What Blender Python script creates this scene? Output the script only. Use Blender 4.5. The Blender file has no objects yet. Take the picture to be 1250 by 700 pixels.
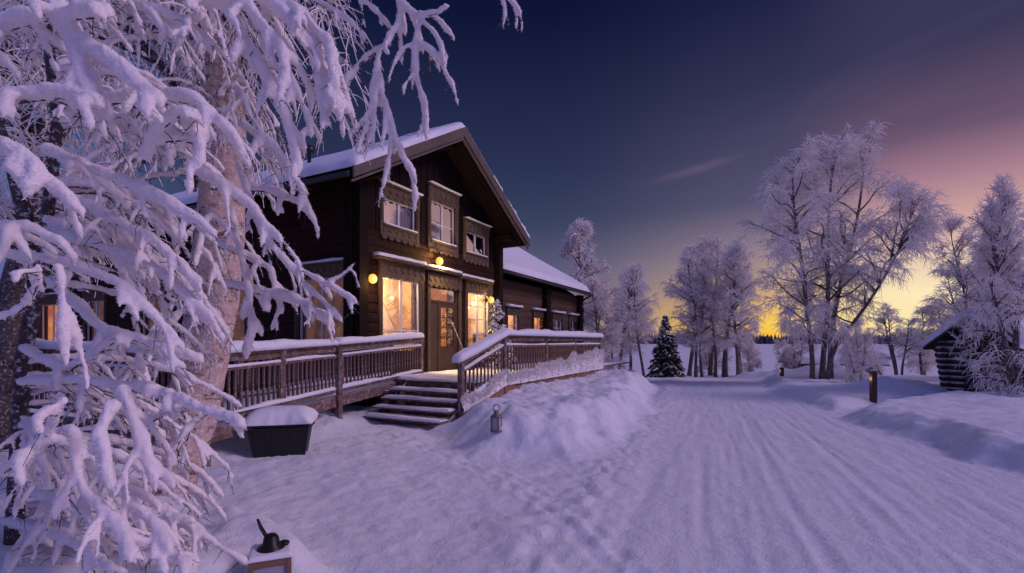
import bpy, math, random
import numpy as np
from mathutils import Matrix, Vector

sc = bpy.context.scene
C = sc.collection
R = math.radians
rng = np.random.default_rng(7)
random.seed(7)

# ------------------------------------------------------------------ camera
FPX = 600.0            # focal length in pixels of the 1250 px wide photograph
HOR = 418.0            # horizon row
EYE = 1.7
cam_d = bpy.data.cameras.new('camera')
cam = bpy.data.objects.new('camera', cam_d)
C.objects.link(cam)
cam.location = (0, 0, EYE)
cam.rotation_euler = (R(90), 0, 0)
cam_d.sensor_width = 36
cam_d.lens = 36 * FPX / 1250
cam_d.shift_y = (HOR - 350) / 1250
cam_d.clip_start = 0.05
cam_d.clip_end = 6000
sc.camera = cam

# ------------------------------------------------------------------ sky
world = bpy.data.worlds.new('World')
sc.world = world
world.use_nodes = True
SUN_AZ = R(104)      # clockwise from +Y
SUN_EL = R(34)


def srgb(r, g, b):
    return tuple(((c / 255) / 12.92 if c <= 10 else ((c / 255 + 0.055) / 1.055) ** 2.4) for c in (r, g, b)) + (1,)


class NT:
    def __init__(s, nt):
        s.nt = nt
        nt.nodes.clear()

    def n(s, typ, **kw):
        nd = s.nt.nodes.new(typ)
        for k, v in kw.items():
            if k == 'inp':
                for kk, vv in v.items():
                    if isinstance(vv, bpy.types.NodeSocket):
                        s.nt.links.new(vv, nd.inputs[kk])
                    else:
                        nd.inputs[kk].default_value = vv
            else:
                setattr(nd, k, v)
        return nd

    def math(s, op, a, b=0.0, clamp=False):
        nd = s.n('ShaderNodeMath', operation=op, use_clamp=clamp)
        for i, v in enumerate((a, b)):
            if isinstance(v, bpy.types.NodeSocket):
                s.nt.links.new(v, nd.inputs[i])
            else:
                nd.inputs[i].default_value = v
        return nd.outputs[0]

    def ramp(s, fac, stops, interp='LINEAR'):
        nd = s.n('ShaderNodeValToRGB', inp={'Fac': fac})
        cr = nd.color_ramp
        cr.interpolation = interp
        while len(cr.elements) < len(stops):
            cr.elements.new(0.5)
        for e, (p, c) in zip(cr.elements, stops):
            e.position = p
            e.color = c if len(c) == 4 else tuple(c) + (1,)
        return nd.outputs['Color']

    def mix(s, fac, a, b, blend='MIX'):
        nd = s.n('ShaderNodeMix', data_type='RGBA', blend_type=blend)
        for idx, v in ((0, fac), (6, a), (7, b)):
            if isinstance(v, bpy.types.NodeSocket):
                s.nt.links.new(v, nd.inputs[idx])
            else:
                nd.inputs[idx].default_value = v
        return nd.outputs[2]

    def noise(s, scale, detail=4, rough=.55, vec=None, dist=0.0):
        nd = s.n('ShaderNodeTexNoise', inp={'Scale': scale, 'Detail': detail, 'Roughness': rough, 'Distortion': dist})
        if vec is not None:
            s.nt.links.new(vec, nd.inputs['Vector'])
        return nd.outputs['Fac']


def build_world():
    t = NT(world.node_tree)
    tc = t.n('ShaderNodeTexCoord').outputs['Generated']
    sep = t.n('ShaderNodeSeparateXYZ', inp={0: tc})
    x, y, z = sep.outputs
    el = t.math('MULTIPLY', t.math('ARCSINE', z), 2 / math.pi)        # 0..1 for 0..90 deg
    az = t.math('DIVIDE', t.math('ARCTAN2', x, y), math.pi)           # -1..1, 0 = +Y, .5 = +X
    ga = 0.235                                                        # azimuth of the afterglow
    da = t.math('ABSOLUTE', t.math('SUBTRACT', az, ga))
    # four vertical profiles, blended by azimuth
    e = t.math('POWER', t.math('MAXIMUM', el, 0.0), 0.5)              # sqrt: 5deg->.236 10->.33 20->.47 35->.62
    cold = t.ramp(e, [(0, srgb(134, 112, 124)), (.2, srgb(116, 104, 126)), (.298, srgb(92, 92, 122)), (.387, srgb(57, 66, 95)), (.467, srgb(42, 49, 82)),
                      (.614, srgb(13, 20, 52)), (1, srgb(6, 9, 36))])
    glow = t.ramp(e, [(0, srgb(255, 176, 30)), (.15, srgb(252, 204, 78)), (.225, srgb(216, 172, 116)), (.28, srgb(176, 148, 136)), (.33, srgb(142, 124, 138)), (.40, srgb(86, 82, 112)),
                      (.53, srgb(50, 51, 82)), (.60, srgb(28, 32, 68)), (1, srgb(8, 10, 40))])
    pinks = t.ramp(e, [(0, srgb(255, 226, 150)), (.226, srgb(252, 232, 186)), (.30, srgb(226, 194, 176)), (.35, srgb(206, 162, 158)), (.40, srgb(166, 125, 142)),
                       (.45, srgb(100, 80, 108)), (.524, srgb(60, 56, 88)), (1, srgb(10, 12, 44))])
    side = t.ramp(e, [(0, (1.3, .85, .62, 1)), (.3, (1.15, .72, .62, 1)), (.45, (.85, .5, .58, 1)), (.62, (.14, .12, .26, 1)), (1, (.02, .025, .08, 1))])
    back = t.ramp(e, [(0, (.15, .13, .34, 1)), (.4, (.17, .16, .46, 1)), (.65, (.11, .13, .44, 1)), (1, (.03, .05, .20, 1))])
    west = t.ramp(e, [(0, (.17, .14, .26, 1)), (.4, (.07, .12, .34, 1)), (.65, (.03, .085, .33, 1)), (1, (.03, .05, .20, 1))])

    def sstep(v, a, b):
        nd = t.n('ShaderNodeMapRange', interpolation_type='SMOOTHSTEP', inp={0: v, 1: a, 2: b, 3: 0.0, 4: 1.0})
        return nd.outputs[0]
    c = t.mix(sstep(az, 0.02, 0.165), cold, glow)
    c = t.mix(sstep(az, 0.15, 0.22), c, pinks)
    c = t.mix(sstep(az, 0.27, 0.40), c, side)
    c = t.mix(sstep(az, 0.42, 0.62), c, back)
    c = t.mix(t.math('SUBTRACT', 1.0, sstep(az, -0.27, -0.17)), c, west)
    c = t.mix(t.math('SUBTRACT', 1.0, sstep(az, -0.75, -0.50)), c, back)
    # thin streaky clouds, pink towards the afterglow
    mp = t.n('ShaderNodeMapping', inp={0: tc, 'Scale': (1.0, 1.0, 5.0), 'Rotation': (R(8), R(-14), R(20))})
    nz = t.noise(1.7, 5, .5, mp.outputs[0], .5)
    band = t.math('MULTIPLY', sstep(az, .15, .23), t.math('MULTIPLY', sstep(el, .08, .14), t.math('SUBTRACT', 1.0, sstep(el, .18, .27))))
    cl = t.math('MULTIPLY', sstep(nz, .44, .66), band)
    c = t.mix(t.math('MULTIPLY', cl, .14), c, srgb(186, 132, 144))
    mp2 = t.n('ShaderNodeMapping', inp={0: tc, 'Scale': (1.0, 1.0, 8.0), 'Location': (3, 1, 0), 'Rotation': (0, R(-10), R(10))})
    nz2 = t.noise(1.5, 4, .5, mp2.outputs[0], .8)
    c = t.mix(t.math('MULTIPLY', sstep(nz2, .58, .74), t.math('MULTIPLY', .06, sstep(el, .1, .3))), c, srgb(116, 104, 140))
    da_ = t.math('SUBTRACT', az, .1145)
    dw = t.math('DIVIDE', da_, .020)
    wv = t.math('MULTIPLY', t.math('SUBTRACT', t.noise(14, 3, .5, tc), .5), .006)
    dh = t.math('DIVIDE', t.math('ADD', t.math('SUBTRACT', t.math('SUBTRACT', el, .2025), t.math('MULTIPLY', da_, .34)), wv), .0042)
    q = t.math('ADD', t.math('MULTIPLY', dw, dw), t.math('MULTIPLY', dh, dh))
    c = t.mix(t.math('MULTIPLY', t.math('EXPONENT', t.math('MULTIPLY', q, -1.0)), .6), c, srgb(104, 88, 118))
    # faint stars
    vor = t.n('ShaderNodeTexVoronoi', inp={0: tc, 'Scale': 90.0})
    st = t.math('MULTIPLY', t.math('LESS_THAN', vor.outputs['Distance'], .018), t.math('GREATER_THAN', el, .15))
    c = t.mix(t.math('MULTIPLY', st, .25), c, (.5, .55, .8, 1))
    bg = t.n('ShaderNodeBackground', inp={0: c, 1: 1.0})
    sky = t.n('ShaderNodeTexSky', sky_type='NISHITA', sun_disc=False)
    sky.sun_elevation = R(-5)
    sky.sun_rotation = R(42)
    sky.air_density = 1.0
    bg2 = t.n('ShaderNodeBackground', inp={0: sky.outputs[0], 1: 0.05})
    ad = t.n('ShaderNodeAddShader', inp={0: bg.outputs[0], 1: bg2.outputs[0]})
    t.n('ShaderNodeOutputWorld', inp={0: ad.outputs[0]})


build_world()
sun_d = bpy.data.lights.new('sun', 'SUN')
sun_d.energy = 1.18
sun_d.angle = R(18)
sun_d.color = (.97, .71, .97)
sun = bpy.data.objects.new('sun', sun_d)
C.objects.link(sun)
sdir = Vector((math.sin(SUN_AZ) * math.cos(SUN_EL), math.cos(SUN_AZ) * math.cos(SUN_EL), math.sin(SUN_EL)))
sun.rotation_euler = sdir.to_track_quat('Z', 'Y').to_euler()
sun.location = (30, 10, 30)
sc.view_settings.view_transform = 'Standard'
sc.view_settings.look = 'None'
sc.view_settings.exposure = 0
sc.view_settings.gamma = 1
sc.view_settings.use_curve_mapping = False

# ------------------------------------------------------------------ helpers


def W(px, py, Y):
    return np.array([(px - 625) / FPX * Y, Y, EYE + (HOR - py) / FPX * Y])


def vnoise(x, y, seed=0):
    """smooth value noise in 2D, numpy arrays, -1..1"""
    xi = np.floor(x).astype(np.int64)
    yi = np.floor(y).astype(np.int64)
    xf = x - xi
    yf = y - yi

    def h(a, b):
        n = (a * 374761393 + b * 668265263 + seed * 974711) & 0x7fffffff
        n = ((n ^ (n >> 13)) * 1274126177) & 0x7fffffff
        return ((n ^ (n >> 16)) & 0xffff) / 32767.5 - 1
    u = xf * xf * xf * (xf * (xf * 6 - 15) + 10)
    v = yf * yf * yf * (yf * (yf * 6 - 15) + 10)
    return (h(xi, yi) * (1 - u) + h(xi + 1, yi) * u) * (1 - v) + (h(xi, yi + 1) * (1 - u) + h(xi + 1, yi + 1) * u) * v


def fbm(x, y, seed=0, oct=4, gain=.5):
    r = 0
    a = 1
    for k in range(oct):
        r = r + a * vnoise(x * 2 ** k, y * 2 ** k, seed + k * 17)
        a *= gain
    return r


def sstep(a, b, x):
    t = np.clip((x - a) / (b - a), 0, 1)
    return t * t * (3 - 2 * t)


def mesh_from(V, F, name, smooth=False):
    """V (n,3), F list of index arrays (m,k)"""
    me = bpy.data.meshes.new(name)
    V = np.asarray(V, dtype=np.float32)
    me.vertices.add(len(V))
    me.vertices.foreach_set('co', V.ravel())
    loops = np.concatenate([f.ravel() for f in F]).astype(np.int32)
    counts = np.concatenate([np.full(len(f), f.shape[1]) for f in F]).astype(np.int32)
    starts = np.concatenate([[0], np.cumsum(counts)[:-1]]).astype(np.int32)
    me.loops.add(len(loops))
    me.loops.foreach_set('vertex_index', loops)
    me.polygons.add(len(counts))
    me.polygons.foreach_set('loop_start', starts)
    me.polygons.foreach_set('loop_total', counts)
    me.polygons.foreach_set('use_smooth', np.full(len(counts), bool(smooth)))
    me.update(calc_edges=True)
    return me


class MB:
    """collects pieces of one mesh"""

    def __init__(s):
        s.V = []
        s.F = {}
        s.n = 0

    def add(s, V, F):
        V = np.asarray(V, float)
        for f in F:
            f = np.asarray(f, dtype=np.int64)
            s.F.setdefault(f.shape[1], []).append(f + s.n)
        s.V.append(V)
        s.n += len(V)
        return s

    def box(s, x0, x1, y0, y1, z0, z1):
        V = [(x, y, z) for z in (z0, z1) for y in (y0, y1) for x in (x0, x1)]
        return s.add(V, [np.array([(0, 2, 3, 1), (4, 5, 7, 6), (0, 1, 5, 4), (2, 6, 7, 3), (0, 4, 6, 2), (1, 3, 7, 5)])])

    def cbox(s, x0, x1, y0, y1, z0, z1, b=.008):
        """box with chamfered long edges (bevel on all vertical/horizontal edges through an inset octagon profile)"""
        dx, dy, dz = x1 - x0, y1 - y0, z1 - z0
        ax = int(np.argmax((dx, dy, dz)))
        b = min(b, .3 * min(dx, dy, dz))
        lo = np.array((x0, y0, z0), float)
        hi = np.array((x1, y1, z1), float)
        o = [(1, 2), (2, 0), (0, 1)][ax]
        p0, p1 = lo[o[0]], hi[o[0]]
        q0, q1 = lo[o[1]], hi[o[1]]
        prof = [(p0 + b, q0), (p1 - b, q0), (p1, q0 + b), (p1, q1 - b), (p1 - b, q1), (p0 + b, q1), (p0, q1 - b), (p0, q0 + b)]
        V = []
        for e in (lo[ax], hi[ax]):
            for p, q in prof:
                v = [0, 0, 0]
                v[ax] = e
                v[o[0]] = p
                v[o[1]] = q
                V.append(v)
        quads = np.array([(i, (i + 1) % 8, 8 + (i + 1) % 8, 8 + i) for i in range(8)])
        return s.add(V, [quads, np.array([list(range(7, -1, -1)), list(range(8, 16))])])

    def beam(s, A, B, w, h, up=(0, 0, 1)):
        """rectangular beam from A to B (centres), w sideways, h upward"""
        A = np.asarray(A, float)
        B = np.asarray(B, float)
        d = B - A
        d /= np.linalg.norm(d)
        u = np.asarray(up, float)
        sd = np.cross(d, u)
        sd /= np.linalg.norm(sd)
        u = np.cross(sd, d)
        V = []
        for P in (A, B):
            for a, b in ((-1, -1), (1, -1), (1, 1), (-1, 1)):
                V.append(P + sd * a * w / 2 + u * b * h / 2)
        return s.add(V, [np.array([(0, 1, 2, 3), (7, 6, 5, 4), (0, 4, 5, 1), (1, 5, 6, 2), (2, 6, 7, 3), (3, 7, 4, 0)])])

    def prism(s, poly, axis, a, b):
        """extrude a 2D polygon along axis ('x','y','z') from a to b"""
        n = len(poly)
        V = []
        for e in (a, b):
            for p, q in poly:
                V.append({'x': (e, p, q), 'y': (p, e, q), 'z': (p, q, e)}[axis])
        quads = np.array([(i, (i + 1) % n, n + (i + 1) % n, n + i) for i in range(n)])
        return s.add(V, [quads, np.array([list(range(n - 1, -1, -1)), list(range(n, 2 * n))])])

    def lathe(s, prof, seg=20, c=(0, 0, 0)):
        """prof list of (r,z)"""
        a = np.arange(seg) * 2 * math.pi / seg
        V = []
        for r, z in prof:
            for k in a:
                V.append((c[0] + r * math.cos(k), c[1] + r * math.sin(k), c[2] + z))
        Q = []
        for i in range(len(prof) - 1):
            for k in range(seg):
                Q.append((i * seg + k, i * seg + (k + 1) % seg, (i + 1) * seg + (k + 1) % seg, (i + 1) * seg + k))
        return s.add(V, [np.array(Q)])

    def tubes(s, P, Rr, S=3):
        """P (N,K,3), Rr (N,K): N tubes with closed ends (fans skipped for thin ones)"""
        N, K, _ = P.shape
        T = np.gradient(P, axis=1)
        T /= np.linalg.norm(T, axis=2, keepdims=True) + 1e-9
        ref = np.zeros((N, 1, 3))
        ref[:, 0, 2] = 1
        m = T[:, :, 2].mean(axis=1)
        vert = np.abs(m) > .8
        ref[vert, 0, :] = (1, 0, 0)
        U = np.cross(T, ref)
        U /= np.linalg.norm(U, axis=2, keepdims=True) + 1e-9
        Vv = np.cross(T, U)
        a = np.arange(S) * 2 * math.pi / S
        ca = np.cos(a)[None, None, :, None]
        sa = np.sin(a)[None, None, :, None]
        X = P[:, :, None, :] + (U[:, :, None, :] * ca + Vv[:, :, None, :] * sa) * Rr[:, :, None, None]
        idx = np.arange(N * K * S).reshape(N, K, S)
        q = np.stack([idx[:, :-1, :], np.roll(idx, -1, 2)[:, :-1, :], np.roll(idx, -1, 2)[:, 1:, :], idx[:, 1:, :]], axis=-1).reshape(-1, 4)
        caps = np.concatenate([idx[:, 0, ::-1], idx[:, -1, :]])
        return s.add(X.reshape(-1, 3), [q, caps])

    def tube(s, pts, r, S=8):
        P = np.array(pts, float)[None]
        rr = np.full((1, P.shape[1]), r, float) if np.isscalar(r) else np.array(r, float)[None]
        return s.tubes(P, rr, S)

    def mesh(s, name, smooth=False):
        return mesh_from(np.concatenate(s.V), [np.concatenate(v) for v in s.F.values()], name, smooth)

    def build(s, name, mat, parent=None, smooth=False, bevel=0):
        o = bpy.data.objects.new(name, s.mesh(name, smooth))
        C.objects.link(o)
        if mat is not None:
            o.data.materials.append(mat)
        if parent is not None:
            o.parent = parent
        return o


def tag(o, label=None, cat=None, group=None, kind=None):
    if label:
        o['label'] = label
    if cat:
        o['category'] = cat
    if group:
        o['group'] = group
    if kind:
        o['kind'] = kind
    return o


def empty(name, loc=(0, 0, 0), rz=0, **kw):
    o = bpy.data.objects.new(name, None)
    C.objects.link(o)
    o.location = loc
    o.rotation_euler = (0, 0, rz)
    o.empty_display_size = .2
    return tag(o, **kw)


def copy_tree(o, parent=None):
    c = o.copy()
    C.objects.link(c)
    if parent is not None:
        c.parent = parent
    for ch in list(o.children):
        copy_tree(ch, c)
    return c


def smooth_noise_slab(mb, P00, P10, P11, P01, T, nu, nv, amp=.02, seed=1, power=8, edge=.0):
    """snow slab lying on the quad P00..P01, thickness T along world z, rounded rim"""
    P00, P10, P11, P01 = [np.asarray(p, float) for p in (P00, P10, P11, P01)]
    lu = np.linalg.norm(P10 - P00)
    lv = np.linalg.norm(P01 - P00)
    # parameter spacing denser near rims
    def par(n, L):
        rim = min(.25, 1.2 * T / L)
        a = rim * (1 - np.cos(np.linspace(0, math.pi / 2, 5)))
        mid = np.linspace(rim, 1 - rim, max(3, n))[1:-1]
        return np.concatenate([a, mid, 1 - a[::-1]])
    us, vs = par(nu, lu), par(nv, lv)
    U, Vv = np.meshgrid(us, vs, indexing='ij')
    base = (P00 * ((1 - U) * (1 - Vv))[..., None] + P10 * (U * (1 - Vv))[..., None] + P11 * (U * Vv)[..., None] + P01 * ((1 - U) * Vv)[..., None])
    du = np.minimum(U, 1 - U) * lu
    dv = np.minimum(Vv, 1 - Vv) * lv
    def prof(d):
        x = np.clip(d / (T * 1.1), 0, 1)
        return np.sqrt(1 - (1 - x) ** 2)
    h = T * prof(du) * prof(dv)
    nz = fbm(U * lu * 1.3 + seed, Vv * lv * 1.3 + seed * 3, seed, 4)
    h = h * (1 + nz * amp / T)
    top = base.copy()
    top[..., 2] += h
    rimf = (1 - np.clip(np.minimum(du, dv) / (T * 1.5), 0, 1)) * np.clip(h / T * 3, 0, 1)
    for ax_, sd_ in ((0, 5), (1, 9)):
        top[..., ax_] += rimf * T * .30 * fbm(U * lu * 1.8 + sd_, Vv * lv * 1.8 + seed, seed + sd_, 4, .6)
    # slight bulge past the edge
    n1, n2 = U.shape
    idx = np.arange(n1 * n2).reshape(n1, n2)
    q = np.stack([idx[:-1, :-1], idx[1:, :-1], idx[1:, 1:], idx[:-1, 1:]], -1).reshape(-1, 4)
    mb.add(top.reshape(-1, 3), [q])
    bot = base.copy()
    bot[..., 2] -= .004
    mb.add(bot.reshape(-1, 3), [q[:, ::-1]])
    return mb


def snow_cap(mb, A, B, w, h, seed=0, n=None, lump=.25, end=.12, sag=0.0):
    """rounded lumpy ridge of snow lying on a rail from A to B (centre line of its underside)"""
    A = np.asarray(A, float)
    B = np.asarray(B, float)
    L = np.linalg.norm(B - A)
    n = n or max(8, int(L / .05))
    d = (B - A) / L
    sd = np.cross(d, (0, 0, 1.))
    sd /= np.linalg.norm(sd)
    s = np.linspace(0, 1, n)
    S = 10
    a = np.linspace(0, math.pi, S)
    x = s * L
    nz = fbm(x * 1.3, x * 0 + seed * 3.1, seed, 4)
    endf = np.sqrt(np.clip(1 - (1 - np.clip(np.minimum(x, L - x) / end, 0, 1)) ** 2, 0, 1)) * .97 + .03
    hh = h * (1 + lump * nz) * endf
    ww = w * (1 + .5 * lump * fbm(x * 1.1 + 9, x * 0 + seed * 5.7, seed + 5, 3)) * (endf * .6 + .4)
    ca = np.sign(np.cos(a)) * np.abs(np.cos(a)) ** .7
    sa = np.sin(a) ** .6
    side = fbm(x[:, None] * 3 + a[None] * .8, a[None] * 2 + seed + 0 * x[:, None], seed + 3, 3) * .06
    P = A + d * x[:, None]
    X = P[:, None, :] + sd * (ww[:, None] / 2 * ca[None] * (1 + side))[..., None]
    X[..., 2] += hh[:, None] * sa[None] * (1 + side) - sag * 0
    idx = np.arange(n * S).reshape(n, S)
    q = np.stack([idx[:-1, :-1], idx[1:, :-1], idx[1:, 1:], idx[:-1, 1:]], -1).reshape(-1, 4)
    bq = np.stack([idx[:-1, 0], idx[:-1, -1], idx[1:, -1], idx[1:, 0]], -1)
    mb.add(X.reshape(-1, 3), [q, bq, np.array([idx[0, :], idx[-1, ::-1]])])
    return mb


# ------------------------------------------------------------------ materials
M = {}


def principled(name, build):
    m = bpy.data.materials.new(name)
    m.use_nodes = True
    t = NT(m.node_tree)
    b = t.n('ShaderNodeBsdfPrincipled')
    out = t.n('ShaderNodeOutputMaterial')
    m.node_tree.links.new(b.outputs[0], out.inputs[0])
    build(t, b, m.node_tree.links)
    M[name] = m
    return m


def mat_snow(name, col=(.80, .81, .86), bump=.35, scale=26, var=.06, fine=180, dist=.03):
    def f(t, b, L):
        g = t.n('ShaderNodeNewGeometry').outputs['Position']
        n1 = t.noise(scale, 6, .62, g)
        n2 = t.noise(fine, 3, .6, g)
        n3 = t.noise(1.7, 5, .6, g)
        c = t.mix(n3, tuple(x * (1 - var) for x in col) + (1,), tuple(min(.95, x * (1 + var)) for x in col) + (1,))
        L.new(c, b.inputs['Base Color'])
        b.inputs['Roughness'].default_value = .75
        b.inputs['Specular IOR Level'].default_value = .3
        s = t.math('ADD', n1, t.math('MULTIPLY', n2, .35))
        bp = t.n('ShaderNodeBump', inp={'Strength': bump, 'Distance': dist, 'Height': s})
        L.new(bp.outputs[0], b.inputs['Normal'])
    return principled(name, f)


def mat_wood(name, c1, c2, grain=(1, 1, 14), scale=6, bump=.3, rough=.8, frost=0.0, obj=True):
    def f(t, b, L):
        tc = t.n('ShaderNodeTexCoord').outputs['Object']
        mp = t.n('ShaderNodeMapping', inp={0: tc, 'Scale': grain})
        n1 = t.noise(scale, 6, .6, mp.outputs[0], .6)
        n2 = t.noise(1.3, 3, .6, tc)
        s = t.math('ADD', t.math('MULTIPLY', n1, .7), t.math('MULTIPLY', n2, .4))
        c = t.ramp(s, [(.3, tuple(c1) + (1,)), (.75, tuple(c2) + (1,))])
        b.inputs['Specular IOR Level'].default_value = .12
        if frost > 0:
            n3 = t.noise(9, 7, .75, tc)
            n4 = t.noise(80, 2, .6, tc)
            nz = t.n('ShaderNodeSeparateXYZ', inp={0: t.n('ShaderNodeNewGeometry').outputs['Normal']}).outputs[2]
            mk = t.math('ADD', t.math('ADD', t.math('MULTIPLY', n3, .7), t.math('MULTIPLY', n4, .3)), t.math('MULTIPLY', t.math('MAXIMUM', nz, 0.0), .5))
            fk = t.n('ShaderNodeMapRange', inp={0: mk, 1: .62 - .2 * frost, 2: .82 - .1 * frost, 3: 0.0, 4: .9}).outputs[0]
            c = t.mix(fk, c, (.68, .67, .74, 1))
        L.new(c, b.inputs['Base Color'])
        b.inputs['Roughness'].default_value = rough
        bp = t.n('ShaderNodeBump', inp={'Strength': bump, 'Distance': .01, 'Height': n1})
        L.new(bp.outputs[0], b.inputs['Normal'])
    return principled(name, f)


def mat_flat(name, col, rough=.6, metal=0.0, nscale=20, var=.25, bump=.1):
    def f(t, b, L):
        g = t.n('ShaderNodeTexCoord').outputs['Object']
        n1 = t.noise(nscale, 5, .6, g)
        c = t.mix(n1, tuple(x * (1 - var) for x in col) + (1,), tuple(min(1, x * (1 + var)) for x in col) + (1,))
        L.new(c, b.inputs['Base Color'])
        b.inputs['Roughness'].default_value = rough
        b.inputs['Metallic'].default_value = metal
        bp = t.n('ShaderNodeBump', inp={'Strength': bump, 'Distance': .005, 'Height': n1})
        L.new(bp.outputs[0], b.inputs['Normal'])
    return principled(name, f)


def mat_emit(name, stops, strength, scale=3.0, stretch=(1, 1, 1)):
    m = bpy.data.materials.new(name)
    m.use_nodes = True
    t = NT(m.node_tree)
    tc = t.n('ShaderNodeTexCoord').outputs['Object']
    mp = t.n('ShaderNodeMapping', inp={0: tc, 'Scale': stretch})
    n = t.noise(scale, 4, .6, mp.outputs[0])
    c = t.ramp(n, stops)
    e = t.n('ShaderNodeEmission', inp={0: c, 1: strength})
    t.n('ShaderNodeOutputMaterial', inp={0: e.outputs[0]})
    M[name] = m
    return m


mat_snow('snow', bump=.25)
mat_snow('ground_snow', bump=.5, scale=11, var=.05, fine=60, dist=.05)
mat_snow('frost', col=(.84, .80, .80), bump=.2, scale=60)
mat_snow('branch_snow', col=(.88, .81, .80), bump=.22, scale=40, fine=260)
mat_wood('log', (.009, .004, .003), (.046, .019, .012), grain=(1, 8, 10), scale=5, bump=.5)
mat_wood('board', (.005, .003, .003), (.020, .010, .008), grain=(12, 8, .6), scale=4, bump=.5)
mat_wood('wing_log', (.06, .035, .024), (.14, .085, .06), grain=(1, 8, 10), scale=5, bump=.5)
mat_wood('casing', (.075, .052, .034), (.15, .11, .075), grain=(3, 3, 3), scale=6, bump=.3)
mat_wood('fascia', (.08, .062, .055), (.16, .13, .11), grain=(2, 2, 2), scale=6, frost=.25)
mat_wood('rail_wood', (.09, .050, .038), (.20, .12, .095), grain=(3, 3, 3), scale=9, frost=.62)
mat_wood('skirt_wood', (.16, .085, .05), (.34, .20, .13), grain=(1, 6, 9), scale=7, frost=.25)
mat_wood('hut_log', (.02, .015, .016), (.06, .045, .045), grain=(1, 6, 8), scale=6, frost=.2)
mat_wood('door_wood', (.050, .034, .024), (.10, .07, .05), grain=(8, 8, 1), scale=5)
mat_flat('white_paint', (.62, .6, .62), rough=.45, var=.05)
mat_flat('black_plastic', (.005, .005, .006), rough=.5, nscale=60, var=.4, bump=.3)
mat_flat('dark_metal', (.02, .018, .018), rough=.4, metal=.6)
mat_flat('old_metal', (.20, .15, .12), rough=.55, metal=.5, nscale=30, var=.4)
mat_flat('frosted_glass', (.35, .33, .38), rough=.6, nscale=12, var=.15)
mat_flat('lantern_wood', (.22, .11, .075), rough=.7, nscale=14)
mat_flat('post_paint', (.06, .025, .02), rough=.7)
mat_flat('black_pipe', (.012, .012, .013), rough=.4)
mat_flat('needles', (.028, .040, .034), rough=.8, nscale=4, var=.4)
mat_flat('room_dark', (.03, .025, .03), rough=.9)
mat_flat('curtain', (.55, .45, .38), rough=.9, nscale=3, var=.15)
mat_emit('room_warm', [(.3, srgb(190, 92, 34)), (.5, srgb(250, 160, 72)), (.7, srgb(255, 205, 130))], 2.6, 2.2)
mat_emit('room_orange', [(.3, srgb(200, 90, 30)), (.55, srgb(250, 150, 60)), (.7, srgb(255, 190, 90))], 1.1, 2.2)
mat_emit('room_dim', [(.3, srgb(60, 34, 26)), (.6, srgb(130, 84, 48)), (.75, srgb(190, 120, 60))], .8, 3.5)
def mat_globe():
    m = bpy.data.materials.new('globe')
    m.use_nodes = True
    t = NT(m.node_tree)
    tc = t.n('ShaderNodeTexCoord').outputs['Object']
    d = t.n('ShaderNodeVectorMath', operation='DISTANCE', inp={0: tc, 1: (-.015, -.34, -.03)}).outputs['Value']
    c = t.ramp(d, [(.06, (1, .86, .42, 1)), (.12, (1, .66, .13, 1)), (.20, (.85, .42, .03, 1)), (.3, (.5, .2, .01, 1))])
    e = t.n('ShaderNodeEmission', inp={0: c, 1: 1.35})
    t.n('ShaderNodeOutputMaterial', inp={0: e.outputs[0]})
    M['globe'] = m


mat_globe()
mat_emit('post_glow', [(.2, (1, .50, .16, 1)), (.8, (1, .6, .25, 1))], .6, 2)
mat_emit('string_bulb', [(.2, (1, .7, .3, 1)), (.8, (1, .8, .45, 1))], 3.5, 2)


def mat_glass(name, refl=.35, tint=(.8, .8, .85, 1)):
    m = bpy.data.materials.new(name)
    m.use_nodes = True
    t = NT(m.node_tree)
    fr = t.n('ShaderNodeFresnel', inp={'IOR': 1.5})
    k = t.math('ADD', t.math('MULTIPLY', fr.outputs[0], .6), refl, clamp=True)
    k = t.math('MULTIPLY', k, t.math('SUBTRACT', 1.0, t.n('ShaderNodeNewGeometry').outputs['Backfacing']))
    g = t.n('ShaderNodeBsdfGlossy', inp={'Roughness': .01, 'Color': (.95, .93, .95, 1)})
    tr = t.n('ShaderNodeBsdfTransparent', inp={0: tint})
    mx = t.n('ShaderNodeMixShader', inp={0: k, 1: tr.outputs[0], 2: g.outputs[0]})
    t.n('ShaderNodeOutputMaterial', inp={0: mx.outputs[0]})
    M[name] = m


mat_glass('glass', .38)
mat_glass('side_glass', .06)
mat_flat('room_wall', (.75, .52, .32), rough=.9, nscale=1.5, var=.05)
mat_flat('pot_plant', (.03, .05, .02), rough=.8)
mat_emit('pendant', [(.2, (1, .78, .42, 1)), (.8, (1, .85, .5, 1))], 5.0, 2)


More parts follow.
